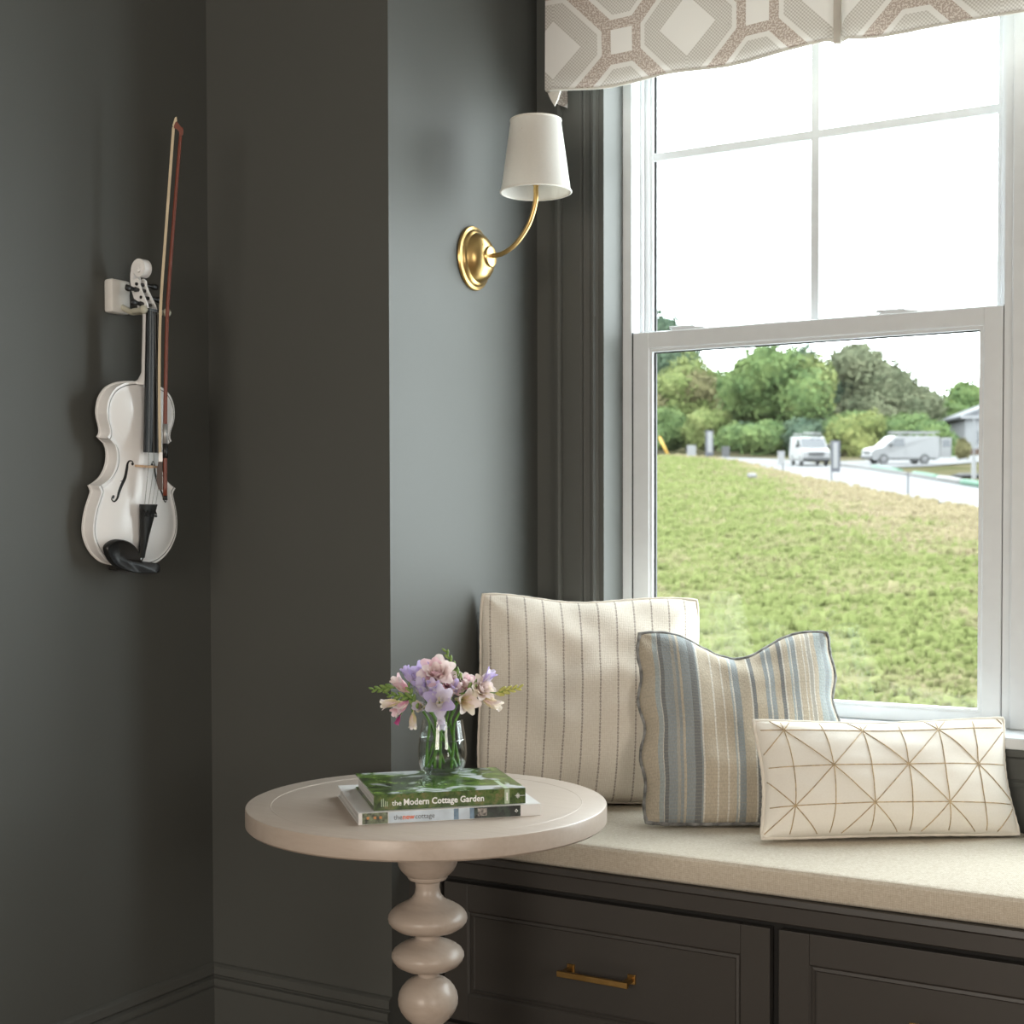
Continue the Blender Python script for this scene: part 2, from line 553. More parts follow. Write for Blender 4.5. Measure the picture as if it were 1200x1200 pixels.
def leaf_mat(name, c0, c1):
    t = NT(name)
    v = t.coord('Object')
    n1 = t.noise(v, 0.55, 3)
    n2 = t.noise(v, 3.0, 2)
    f = t.math('ADD', t.math('MULTIPLY', n1, 0.6), t.math('MULTIPLY', n2, 0.4))
    c = t.ramp(f, [(0.36, c0), (0.64, c1)])
    t.base(c, 0.9, 0, 0.1)
    t.translucent(0.25, c)


leaf_mat('leaf_green', lx((0.052, 0.088, 0.034)), lx((0.118, 0.158, 0.058)))
leaf_mat('leaf_light', lx((0.088, 0.118, 0.038)), lx((0.165, 0.182, 0.072)))
leaf_mat('leaf_dark', lx((0.035, 0.058, 0.040)), lx((0.075, 0.105, 0.066)))
leaf_mat('leaf_brown', lx((0.068, 0.082, 0.048)), lx((0.125, 0.132, 0.080)))
leaf_mat('leaf_yellow', lx((0.080, 0.105, 0.034)), lx((0.165, 0.172, 0.062)))
leaf_mat('leaf_rust', lx((0.092, 0.088, 0.042)), lx((0.150, 0.138, 0.070)))

# ------------------------------------------------------------------ object helpers
BASE = {}


def tag(o, label=None, cat=None, group=None, kind=None):
    if label:
        o['label'] = label
    if cat:
        o['category'] = cat
    if group:
        o['group'] = group
    if kind:
        o['kind'] = kind
    return o


def thing(name, label, cat, loc, group=None):
    o = bpy.data.objects.new(name, None)
    o.empty_display_size = 0.05
    COL.objects.link(o)
    o.location = loc
    BASE[o] = Vector(loc)
    return tag(o, label, cat, group)


def mk(name, verts, faces, mat, parent=None, smooth=False, base=None, uvs=None, mats=None, fmat=None, edges=None):
    """mesh object; verts are world coordinates"""
    if parent is not None:
        b = BASE[parent]
    else:
        if base is None:
            xs, ys, zs = zip(*[tuple(v) for v in verts])
            base = ((min(xs) + max(xs)) / 2, (min(ys) + max(ys)) / 2, min(zs))
        b = Vector(base)
    me = bpy.data.meshes.new(name)
    me.from_pydata([tuple(Vector(v) - b) for v in verts], edges or [], faces)
    for mm in (mats or [mat]):
        me.materials.append(MATS[mm])
    if fmat:
        for p, i in zip(me.polygons, fmat):
            p.material_index = i
    if smooth:
        for p in me.polygons:
            p.use_smooth = True
    if uvs:
        l = me.uv_layers.new(name='UVMap')
        for p in me.polygons:
            for li in p.loop_indices:
                l.data[li].uv = uvs[me.loops[li].vertex_index]
    me.update()
    o = bpy.data.objects.new(name, me)
    COL.objects.link(o)
    BASE[o] = b
    if parent is not None:
        o.parent = parent
    else:
        o.location = b
    return o


class G:
    """collects geometry"""

    def __init__(self):
        self.v, self.f = [], []

    def add(self, vs, fs):
        k = len(self.v)
        self.v += [Vector(x) for x in vs]
        self.f += [tuple(i + k for i in f) for f in fs]
        return self

    def box(self, x0, x1, y0, y1, z0, z1, T=None, bev=0.0):
        c = [(x0, y0, z0), (x1, y0, z0), (x1, y1, z0), (x0, y1, z0), (x0, y0, z1), (x1, y0, z1), (x1, y1, z1), (x0, y1, z1)]
        fs = [(0, 3, 2, 1), (4, 5, 6, 7), (0, 1, 5, 4), (1, 2, 6, 5), (2, 3, 7, 6), (3, 0, 4, 7)]
        if bev > 0:
            bm = bmesh.new()
            vv = [bm.verts.new(p) for p in c]
            for f in fs:
                bm.faces.new([vv[i] for i in f])
            bmesh.ops.bevel(bm, geom=bm.edges[:], offset=bev, segments=2, affect='EDGES', profile=0.5)
            bm.verts.index_update()
            c = [v.co.copy() for v in bm.verts]
            fs = [tuple(v.index for v in f.verts) for f in bm.faces]
            bm.free()
        if T:
            c = [T(Vector(p)) for p in c]
        return self.add(c, fs)

    def tube(self, pts, rad, seg=8, cap=True, closed=False):
        pts = [Vector(p) for p in pts]
        n = len(pts)
        rs = rad if isinstance(rad, (list, tuple)) else [rad] * n
        vs, fs = [], []
        prev = None
        for i, p in enumerate(pts):
            if closed:
                d = pts[(i + 1) % n] - pts[i - 1]
            else:
                d = pts[min(i + 1, n - 1)] - pts[max(i - 1, 0)]
            d.normalize()
            if prev is None:
                a = d.orthogonal().normalized()
            else:
                a = (prev - d * prev.dot(d))
                a = a.normalized() if a.length > 1e-6 else d.orthogonal().normalized()
            prev = a
            b = d.cross(a)
            for k in range(seg):
                t = 2 * PI * k / seg
                vs.append(p + (a * math.cos(t) + b * math.sin(t)) * rs[i])
        m = n if closed else n - 1
        for i in range(m):
            j = (i + 1) % n
            for k in range(seg):
                k2 = (k + 1) % seg
                fs.append((i * seg + k, i * seg + k2, j * seg + k2, j * seg + k))
        if cap and not closed:
            fs.append(tuple(range(seg))[::-1])
            fs.append(tuple((n - 1) * seg + k for k in range(seg)))
        return self.add(vs, fs)

    def lathe(self, prof, origin=(0, 0, 0), seg=48, T=None, cap=True):
        """prof: [(r,z)] revolved round z"""
        o = Vector(origin)
        vs, fs = [], []
        for r, z in prof:
            for k in range(seg):
                t = 2 * PI * k / seg
                p = Vector((r * math.cos(t), r * math.sin(t), z))
                vs.append(T(p) if T else p + o)
        n = len(prof)
        for i in range(n - 1):
            for k in range(seg):
                k2 = (k + 1) % seg
                fs.append((i * seg + k, i * seg + k2, (i + 1) * seg + k2, (i + 1) * seg + k))
        if cap:
            fs.append(tuple(range(seg))[::-1])
            fs.append(tuple((n - 1) * seg + k for k in range(seg)))
        return self.add(vs, fs)

    def prism(self, poly, fn, d0, d1):
        """poly [(a,b)], fn(a,b,d)->point; extruded from d0 to d1"""
        n = len(poly)
        vs = [fn(a, b, d0) for a, b in poly] + [fn(a, b, d1) for a, b in poly]
        fs = [tuple(range(n)), tuple(range(n, 2 * n))[::-1]]
        for i in range(n):
            j = (i + 1) % n
            fs.append((j, i, n + i, n + j))
        return self.add(vs, fs)

    def grid(self, fn, nu, nv, flip=False):
        vs = [fn(i / nu, j / nv) for j in range(nv + 1) for i in range(nu + 1)]
        fs = []
        for j in range(nv):
            for i in range(nu):
                q = (j * (nu + 1) + i, j * (nu + 1) + i + 1, (j + 1) * (nu + 1) + i + 1, (j + 1) * (nu + 1) + i)
                fs.append(q[::-1] if flip else q)
        return self.add(vs, fs)

    def mk(self, name, mat, parent=None, smooth=False, base=None, **kw):
        return mk(name, self.v, self.f, mat, parent, smooth, base, **kw)


def fixn(o):
    bm = bmesh.new()
    bm.from_mesh(o.data)
    bmesh.ops.recalc_face_normals(bm, faces=bm.faces[:])
    bm.to_mesh(o.data)
    bm.free()
    return o


def smooth_angle(o, ang=35):
    bm = bmesh.new()
    bm.from_mesh(o.data)
    bmesh.ops.recalc_face_normals(bm, faces=bm.faces[:])
    bm.to_mesh(o.data)
    bm.free()
    o.data.polygons.foreach_set('use_smooth', [True] * len(o.data.polygons))
    try:
        o.data.set_sharp_from_angle(angle=R(ang))
    except Exception:
        pass
    return o


def crom(pts, n):
    """Catmull-Rom through points (any dimension), n samples per span"""
    P = [Vector(p) for p in pts]
    P = [P[0] * 2 - P[1]] + P + [P[-1] * 2 - P[-2]]
    out = []
    for i in range(1, len(P) - 2):
        a, b, c, d = P[i - 1:i + 3]
        for k in range(n):
            t = k / n
            out.append(0.5 * ((2 * b) + (c - a) * t + (2 * a - 5 * b + 4 * c - d) * t * t + (3 * b - a - 3 * c + d) * t ** 3))
    out.append(P[-2])
    return out


def struct(name, g, mat, label=None, parent=None, smooth=False):
    o = g.mk(name, mat, parent, smooth)
    if parent is None:
        tag(o, label, None, None, 'structure')
    return o


# ------------------------------------------------------------------ room
XL, YP, XN, YW = -2.09, 2.311, -1.6215, 2.9086
XR, YBK, ZC = 2.6, -3.0, 2.75
XNR = 0.53            # right side of the window nook
OX0, OX1 = -1.457, 0.36   # window opening
OZ0, OZ1 = 0.64, 2.44
YO = 3.14             # outer face of window wall

struct('floor', G().box(XL - .1, XR + .1, YBK - .1, YO, -.1, 0), 'floor_wood', 'wooden floor of the room')
struct('ceiling', G().box(XL - .1, XR + .1, YBK - .1, YO, ZC, ZC + .1), 'ceiling_paint', 'white ceiling of the room')
struct('wall_left', G().box(XL - .1, XL, YBK, YP + .1, 0, ZC), 'wall_paint', 'dark green grey wall behind the hanging violin')
struct('wall_middle', G().box(XL, XN, YP, YO, 0, ZC), 'wall_paint', 'dark green grey wall pier between the violin wall and the window nook')
struct('wall_middle_right', G().box(XNR, XR + .1, YP, YO, 0, ZC), 'wall_paint', 'dark green grey wall right of the window nook')
g = G()
g.box(XN, OX0, YW, YO, 0, ZC)
g.box(OX1, XNR, YW, YO, 0, ZC)
g.box(OX0, OX1, YW, YO, 0, OZ0)
g.box(OX0, OX1, YW, YO, OZ1, ZC)
struct('wall_window', g, 'wall_paint', 'dark green grey wall around the nook window')
struct('wall_back', G().box(XL, XR + .1, YBK - .1, YBK, 0, ZC), 'wall_paint', 'dark green grey wall opposite the window nook')
struct('wall_right', G().box(XR, XR + .1, YBK, YP, 0, ZC), 'wall_paint', 'dark green grey wall on the right of the room')

# baseboards
BBP = [(0, .152), (.006, .1505), (.011, .146), (.012, .130), (.0075, .1255), (.0075, .1235), (.0155, .1215), (.017, .112), (.0165, .108),
       (.0125, .1065), (.0125, .1045), (.018, .1025), (.018, 0.0), (0, 0)]
g = G().prism(BBP, lambda a, b, d: Vector((XL + a, d, b)), YBK, YP)
smooth_angle(struct('baseboard_left', g, 'wall_paint', 'moulded grey baseboard under the violin wall'), 40)
g = G().prism(BBP, lambda a, b, d: Vector((d, YP - a, b)), XL, XN)
smooth_angle(struct('baseboard_middle', g, 'wall_paint', 'moulded grey baseboard under the wall pier'), 40)

# window casing (trim) ------------------------------------------------
CSP = [(0, 0), (0, .026), (.008, .028), (.013, .024), (.015, .016), (.020, .017), (.058, .014), (.063, .010), (.068, .016), (.072, .013), (.083, .011),
       (.088, .018), (.094, .018), (.098, .012), (.1035, .010), (.1035, 0)]
CX0 = -1.5605
tr1 = tag(bpy.data.objects.new('trim_1', None), 'moulded grey casing around the nook window', None, None, 'structure')
COL.objects.link(tr1)
tr1.location = (CX0, YW, OZ0)
BASE[tr1] = Vector(tr1.location)
cw = .1035
smooth_angle(G().prism(CSP, lambda a, b, d: Vector((CX0 + a, YW - b, d)), .60, OZ1 + cw).mk('side_casing', 'wall_paint', tr1), 25)
smooth_angle(G().prism(CSP, lambda a, b, d: Vector((OX1 + cw - a, YW - b, d)), .60, OZ1 + cw).mk('side_casing', 'wall_paint', tr1), 25)
smooth_angle(G().prism(CSP, lambda a, b, d: Vector((d, YW - b, OZ1 + cw - a)), OX0, OX1).mk('head_casing', 'wall_paint', tr1), 25)
smooth_angle(G().prism([(0, 0), (0, .02), (.015, .02), (.02, .012), (.06, .012), (.066, .018), (.075, .016), (.075, 0)],
                       lambda a, b, d: Vector((d, YW - b, .651 - a)), OX0, OX1).mk('apron', 'wall_paint', tr1), 25)
g = G().box(OX0, OX1, YW - .03, 3.0, .651, .674, bev=.004)
g.mk('stool', 'white_vinyl', tr1)
# painted jamb linings
g = G().box(OX0 - .002, OX0 + .012, YW - .008, 3.008, .674, OZ1)
g.mk('jamb_lining', 'wall_paint', tr1)
g = G().box(OX1 - .012, OX1 + .002, YW - .008, 3.008, .674, OZ1)
g.mk('jamb_lining', 'wall_paint', tr1)
g = G().box(OX0 + .012, OX1 - .012, YW - .008, 3.008, OZ1 - .012, OZ1 + .002)
g.mk('jamb_lining', 'wall_paint', tr1)

# double-hung windows ---------------------------------------------------


def window(name, x0, x1, label):
    """x0..x1 outer edges of vinyl frame"""
    wd = tag(bpy.data.objects.new(name, None), label, None, None, 'structure')
    COL.objects.link(wd)
    wd.location = ((x0 + x1) / 2, 3.02, .66)
    BASE[wd] = Vector(wd.location)
    # frame: outer liner + stepped tracks
    g = G()
    for (a, b) in ((x0, x0 + .022), (x1 - .022, x1)):
        g.box(a, b, 3.0, 3.13, .66, 2.43)
    g.box(x0, x1, 3.0, 3.13, 2.405, 2.43)
    g.box(x0, x1, 3.0, 3.13, .64, .672)
    g.mk('frame', 'white_vinyl', wd)
    g = G()
    # parting strips between the tracks
    for (a, b) in ((x0 + .022, x0 + .030), (x1 - .030, x1 - .022)):
        g.box(a, b, 3.047, 3.053, .672, 2.405)
    g.mk('parting_strip', 'white_vinyl', wd)
    g = G()
    for (a, b) in ((x0 + .0215, x0 + .0235), (x1 - .0235, x1 - .0215)):
        g.box(a, b, 3.003, 3.010, .672, 1.535)
    g.mk('weather_strip', 'gasket', wd)

    def sash(nm, sx0, sx1, z0, z1, y0, y1, st, rb, rt):
        g = G()
        g.box(sx0, sx0 + st, y0, y1, z0, z1, bev=.003)
        g.box(sx1 - st, sx1, y0, y1, z0, z1, bev=.003)
        g.box(sx0 + st - .004, sx1 - st + .004, y0 + .0006, y1 - .0006, z0, z0 + rb, bev=.003)
        g.box(sx0 + st - .004, sx1 - st + .004, y0 + .0006, y1 - .0006, z1 - rt, z1, bev=.003)
        s = g.mk(nm, 'white_vinyl', wd)
        # glazing bead
        b = G()
        i0, i1, j0, j1 = sx0 + st, sx1 - st, z0 + rb, z1 - rt
        bw = .007
        ym = (y0 + y1) / 2
        q = .005
        b.box(i0 - q, i0 + bw, y0 + .004, ym, j0 - q, j1 + q)
        b.box(i1 - bw, i1 + q, y0 + .004, ym, j0 - q, j1 + q)
        b.box(i0, i1, y0 + .0041, ym, j0 - q, j0 + bw)
        b.box(i0, i1, y0 + .0041, ym, j1 - bw, j1 + q)
        b.mk('glazing_bead', 'white_vinyl', s)
        b = G()
        b.box(i0 + bw, i0 + bw + .005, ym - .006, ym, j0 + bw, j1 - bw)
        b.box(i0 + bw, i1 - bw - .001, ym - .003, ym, j1 - bw - .003, j1 - bw)
        b.mk('glazing_gasket', 'gasket', s)
        return s, i0, i1, j0, j1, ym

    s, i0, i1, j0, j1, ym = sash('lower_sash', x0 + .024, x1 - .024, .674, 1.534, 3.003, 3.042, .041, .029, .039)
    G().box(i0, i1, ym, ym + .004, j0, j1).mk('pane', 'pane_glass', s)
    s, i0, i1, j0, j1, ym = sash('upper_sash', x0 + .012, x1 - .012, 1.50, 2.404, 3.056, 3.092, .030, .036, .042)
    G().box(i0, i1, ym, ym + .004, j0, j1).mk('pane', 'pane_glass', s)
    xm = (i0 + i1) / 2
    G().box(xm - .0095, xm + .0095, ym - .012, ym, j0, j1, bev=.002).mk('muntin', 'white_vinyl', s)
    G().box(i0, i1, ym - .0122, ym, 1.947 - .0095, 1.947 + .0095, bev=.002).mk('muntin', 'white_vinyl', s)
    # sash locks on the meeting rail
    for lx in (x0 + .024 + (x1 - x0) * .155, x0 + .024 + (x1 - x0) * .70):
        g = G()
        arc = [(lx + .045 * math.cos(a), 1.534 + .007 * math.sin(a)) for a in [PI * k / 12 for k in range(13)]]
        g.prism(arc, lambda a, b, d: Vector((a, d, b)), 3.010, 3.036)
        l = g.mk('sash_lock', 'white_vinyl', wd)
        smooth_angle(l)
        G().box(lx - .05, lx + .012, 3.014, 3.026, 1.539, 1.545, bev=.002).mk('lever', 'white_vinyl', l)
    return wd


window('window_1', OX0 + .012, -.570, 'white double-hung window with a four-pane upper sash above the pillows')
window('window_2', -.505, OX1 - .012, 'second white double-hung window right of the mullion')
struct('trim_2', G().box(-.576, -.495, 2.992, 3.13, .674, 2.43, bev=.003), 'white_vinyl', 'flat white mullion beside the window')

# ------------------------------------------------------------------ bench cabinet
BY = 2.371
BT = .4375
bench = thing('bench_cabinet', 'built-in dark charcoal bench cabinet with drawers under the window', 'cabinet', (-.55, BY + .27, 0))
g = G()
g.box(XN, XNR, BY + .022, YW, .0, BT - .035)
g.mk('body', 'cabinet_paint', bench)
TR = [(0, 0), (0, .004), (.010, .006), (.014, .002), (.042, .002), (.044, 0), (.044, -.03), (0, -.03)]
g = G().prism(TR, lambda a, b, d: Vector((d, BY - b, BT - a)), XN, XNR)
fixn(g.mk('top_rail', 'cabinet_paint', bench))
G().box(XN, XNR, BY + .012, YW, BT - .034, BT).mk('top_board', 'cabinet_paint', bench)
G().box(XN, -1.545, BY + .001, BY + .03, 0, BT - .04).mk('end_stile', 'cabinet_paint', bench)
G().box(.46, XNR, BY + .001, BY + .03, 0, BT - .04).mk('end_stile', 'cabinet_paint', bench)
G().box(-1.545, .46, BY + .006, BY + .03, 0, .098).mk('plinth', 'cabinet_paint', bench)
G().box(-1.545, .46, BY + .0215, BY + .024, .09, BT - .03).mk('gap_shade_sheet', 'gap_shade', bench)  # near-black sheet, paints the shade seen in the gaps round the drawers


def drawer(x0, x1, handle_x):
    z0, z1 = .108, .3825
    st, rl = .055, .054
    g = G()
    g.box(x0, x0 + st, BY, BY + .02, z0, z1, bev=.0015)
    g.box(x1 - st, x1, BY, BY + .02, z0, z1, bev=.0015)
    g.box(x0 + st, x1 - st, BY + .0003, BY + .02, z0, z0 + rl, bev=.0012)
    g.box(x0 + st, x1 - st, BY + .0003, BY + .02, z1 - rl, z1, bev=.0012)
    d = g.mk('drawer_front', 'cabinet_paint', bench)
    # bead and recessed panel
    i0, i1, j0, j1 = x0 + st, x1 - st, z0 + rl, z1 - rl
    for nm, (a0, a1, b0, b1, yb) in (('panel', (i0, i1, j0, j1, BY + .0085)),):
        G().box(a0, a1, yb, BY + .02, b0, b1).mk(nm, 'cabinet_paint', d)
    g = G()
    bw = .012
    ring = [(0, .001), (.003, .0035), (.0035, .0055), (.009, .0045), (.0105, .0072), (.012, .0085)]
    cs = [(i0, j0, 1, 1), (i1, j0, -1, 1), (i1, j1, -1, -1), (i0, j1, 1, -1)]
    vs = []
    for (cx, cz, sx, sz) in cs:
        for (q, dep) in ring:
            vs.append((cx + sx * q, BY + dep, cz + sz * q))
    n = len(ring)
    fs = []
    for i in range(4):
        j = (i + 1) % 4
        for k in range(n - 1):
            fs.append((i * n + k, j * n + k, j * n + k + 1, i * n + k + 1))
    g.add(vs, fs)
    fixn(g.mk('bead_moulding', 'cabinet_paint', d))
    hz = .2475
    hw = .0735
    h = G().box(handle_x - hw, handle_x + hw, BY - .034, BY - .026, hz - .0055, hz + .0055, bev=.001).mk('handle', 'brass_dark', d)
    for s in (-1, 1):
        hx = handle_x + s * (hw - .010)
        g = G()
        g.box(hx - .005, hx + .005, BY - .027, BY + .009, hz - .0045, hz + .0045, bev=.0008)
        g.box(hx - .008, hx + .008, BY + .0045, BY + .0095, hz - .009, hz + .009, bev=.0008)
        g.mk('handle_post', 'brass_dark', h)


drawer(-1.537, -.857, -1.191)
drawer(-.841, -.245, -.543)
drawer(-.229, .452, .11)

# ------------------------------------------------------------------ seat cushion
SZ = .49
g = G()
g.box(XN + .003, XNR - .003, BY + .004, YW - .02, BT, SZ, bev=.010)
cu = g.mk('seat_cushion', 'seat_linen', None, False)
smooth_angle(cu, 50)
tag(cu, 'long beige linen seat cushion on the window bench', 'cushion')

# ------------------------------------------------------------------ pillows


def pillow(name, label, P, w, h, yaw, tilt, roll, T, mat, pipemat, dips, ears, lean=0.0, exp=2.3, group=None, wr=0.0, seed=0, res=56, pipe=.004, uvscale=(1, 1), bottom_flat=.4, rnd=.05, rndb=.06, wave=0.0):
    yaw, tilt, roll = R(yaw), R(tilt), R(roll)
    ux = Vector((math.cos(yaw), math.sin(yaw), 0))
    bk = Vector((-math.sin(yaw), math.cos(yaw), 0))
    up = math.cos(tilt) * Vector((0, 0, 1)) + math.sin(tilt) * bk
    A = math.cos(roll) * ux + math.sin(roll) * up
    B = -math.sin(roll) * ux + math.cos(roll) * up
    N = A.cross(B)            # points to the back/front
    if N.dot(bk) > 0:
        N = -N                # N = towards the viewer (front)
    P = Vector(P)

    def edge(u, v):
        """flat outline with pinched sides, ears and dips (metres)"""
        x = w / 2 * u * (1 - ears * (1 - v * v))
        y = h / 2 * v * (1 - ears * (1 - u * u))
        q_ = 1 - (rnd if v > 0 else rndb) * (abs(u) ** 4 * abs(v) ** 4)
        x += wave * math.sin(v * 11 + 2) * abs(u) ** 6 * (1 - v * v)
        x, y = x * q_, y * q_
        top = max(0.0, (v + 1) / 2)
        for (u0, s, dp, pw) in dips:
            y -= dp * math.exp(-((u - u0) / s) ** 2) * top ** pw
        if v < 0:   # lower seam flattened on the seat
            y += ears * h / 2 * (1 - u * u) * v * bottom_flat * -1 * -1
        return x, y

    def surf(u, v, side, off=0.0):
        x, y = edge(u, v)
        e = max(0.0, (1 - abs(u) ** exp)) * max(0.0, (1 - abs(v) ** exp))
        vv = (v + 1) / 2
        t = T * 1.10 * e ** 0.56 * (1.08 - .25 * vv)
        c = Vector((u * 3.1 + seed * 7.3, v * 3.1, side * 2.0 + seed))
        t += wr * T * noise.noise(c) * e ** .5
        # creases running from the corners
        q = (abs(u) * abs(v)) ** 2
        t += wr * .6 * T * q * math.sin(math.atan2(1.05 - abs(v), 1.05 - abs(u)) * 9 + seed) * e ** .35
        # radial gathers along the top edge near a dip
        for (u0, s, dp, pw) in dips:
            if dp > .03:
                t += -.35 * T * math.exp(-((u - u0) / (s * .55)) ** 2) * max(0, vv - .45) * e ** .3
                t += .035 * T * math.sin((u - u0) * 34) * math.exp(-((u - u0) / s) ** 2) * max(0, vv - .6) * 2.2
        d = side * (t + off)
        z = P + A * x + B * (y + h / 2) + N * d
        return z

    verts, faces, uvs = [], [], []
    for side in (1, -1):
        k = len(verts)
        for j in range(res + 1):
            for i in range(res + 1):
                a, b = -1 + 2 * i / res, -1 + 2 * j / res
                u = math.sin(a * PI / 2) * .55 + a * .45
                v = math.sin(b * PI / 2) * .55 + b * .45
                verts.append(surf(u, v, side))
                uvs.append(((u + 1) / 2 * uvscale[0], (v + 1) / 2 * uvscale[1]))
        for j in range(res):
            for i in range(res):
                q = (k + j * (res + 1) + i, k + j * (res + 1) + i + 1, k + (j + 1) * (res + 1) + i + 1, k + (j + 1) * (res + 1) + i)
                faces.append(q if side == 1 else q[::-1])
    th = thing(name, label, 'pillow', P, group)
    o = mk('pillow_body', verts, faces, mat, th, True, uvs=uvs)
    bm = bmesh.new()
    bm.from_mesh(o.data)
    bmesh.ops.remove_doubles(bm, verts=bm.verts[:], dist=.0004)
    bmesh.ops.recalc_face_normals(bm, faces=bm.faces[:])
    bm.to_mesh(o.data)
    bm.free()
    pts = []
    m = 40
    for i in range(m):
        pts.append(surf(-1 + 2 * i / m, -1, 1))
    for i in range(m):
        pts.append(surf(1, -1 + 2 * i / m, 1))
    for i in range(m):
        pts.append(surf(1 - 2 * i / m, 1, 1))
    for i in range(m):
        pts.append(surf(-1, 1 - 2 * i / m, 1))
    rd = [pipe * (1 + .12 * math.sin(i * 2.1)) for i in range(len(pts))]
    G().tube(pts, rd, 8, closed=True).mk('piping', pipemat, th, True)
    return th, surf, o


pillow('square_pillow', 'large cream pillow with fine dashed grey pinstripes in the nook corner', (-1.385, 2.700, SZ + .004), .490, .455, 34, 9, -2.0, .105,
       'cream_stripe', 'cream_plain', [(-.15, .5, .014, 3.0)], .045, wr=.16, seed=1, pipe=.0035, rnd=.045, rndb=.11, exp=2.1)
pillow('square_pillow', 'square pillow in blue, grey and beige woven stripes', (-1.010, 2.660, SZ + .005), .410, .415, 30, 25, .2, .066,
       'blue_stripe', 'blue_piping', [(.05, .40, .058, 2.4), (-.3, .25, .012, 3)], .035, wr=.2, seed=4, pipe=.0045, rnd=.045, rndb=.035, wave=.006, exp=2.1)
lum, lsurf, lo = pillow('lumbar_pillow', 'small ivory lumbar pillow embroidered with gold triangular lattice', (-.731, 2.690, SZ + .005), .5165, .232, 35.13, 19, -.23, .062,
                        'ivory_linen', 'ivory_piping', [(.0, .6, .004, 2.0)], .075, wr=.08, seed=9, pipe=.0038, exp=2.3, rnd=.035, rndb=.028)
# embroidered cords
LW, LH = .5165, .232
sp_, ry = .0775, .076
x0g, y0g = -.2035, .093   # first node (metres from the pillow centre)


def cord(p, q):
    """cord between two points in flat pillow metres"""
    n = 26
    pts = []
    for i in range(n + 1):
        x = p[0] + (q[0] - p[0]) * i / n
        y = p[1] + (q[1] - p[1]) * i / n
        u, v = x / (LW / 2), y / (LH / 2)
        if abs(u) <= .985 and abs(v) <= .985:
            pts.append(lsurf(u, v, 1, .0006))
    if len(pts) > 2:
        G().tube(pts, .0011, 6).mk('embroidered_cord', 'gold_thread', lum, True)


for k in range(-1, 7):
    x = x0g + k * sp_
    cord((x, -.13), (x, .13))
for j in range(0, 3):
    y = y0g - j * ry
    cord((-.27, y), (.27, y))
for j in range(-1, 3):
    for k in range(-2, 7):
        if (k + j) % 2 == 0:
            x, y = x0g + k * sp_, y0g - j * ry
            cord((x, y), (x + sp_, y - ry))
        else:
            x, y = x0g + (k + 1) * sp_, y0g - j * ry
            cord((x, y), (x - sp_, y - ry))

# ------------------------------------------------------------------ valance
VY = 2.80
VX0, VX1 = -1.537, .44
VZ0, VZ1 = 2.049, 2.56
val = thing('window_valance', 'beige and white octagon lattice fabric valance hung over the window', 'valance', ((VX0 + VX1) / 2, VY, VZ0))
PLX = (-.879, -.218)


def vsurf(x, tz, off=0.0):
    z = VZ0 + (VZ1 - VZ0) * tz
    sag = (1 - tz)
    y = VY + .012 * math.sin(x * 9.0 + 1.2) * sag + .006 * math.sin(x * 23 + 2) * sag
    z += (.004 * math.sin(x * 7.5 + .6) + .003 * math.sin(x * 19)) * sag ** 2
    for p in PLX:
        d = x - p
        y += .030 * math.exp(-(d / .010) ** 2) * (0.4 + .6 * sag)
        z += .006 * math.exp(-(d / .05) ** 2) * sag
    return Vector((x, y + off, z))


nx, nz_ = 320, 16
vs, fs, uvs = [], [], []
LU = .159   # metres per half lattice step
ox, oz = on(725, 45, 1, VY).x, on(725, 45, 1, VY).z
for j in range(nz_ + 1):
    for i in range(nx + 1):
        x = VX0 + (VX1 - VX0) * i / nx
        p = vsurf(x, j / nz_)
        vs.append(p)
        uvs.append(((x - ox) / LU + 1.0, (p.z - oz) / LU))
for j in range(nz_):
    for i in range(nx):
        fs.append((j * (nx + 1) + i, j * (nx + 1) + i + 1, (j + 1) * (nx + 1) + i + 1, (j + 1) * (nx + 1) + i))
o = mk('front_panel', vs, fs, 'valance_print', val, True, uvs=uvs)
# returns to the wall
for sx in (VX0, VX1):
    vs, uvs2 = [], []
    for j in range(9):
        for i in range(9):
            z = VZ0 + (VZ1 - VZ0) * j / 8 - (.012 * i / 8 if j == 0 else 0)
            y = VY + (YW - VY) * i / 8
            vs.append(Vector((sx + .006 * math.sin(i * 1.1) * (1 - j / 8), vsurf(sx, j / 8).y if i == 0 else y, vsurf(sx, j / 8).z if i == 0 else z)))
            uvs2.append(((sx - ox - .3 + y - VY) / LU + 1, (z - oz) / LU))
    fs = [(j * 9 + i, j * 9 + i + 1, (j + 1) * 9 + i + 1, (j + 1) * 9 + i) for j in range(8) for i in range(8)]
    mk('return_panel', vs, fs, 'valance_print', val, True, uvs=uvs2)
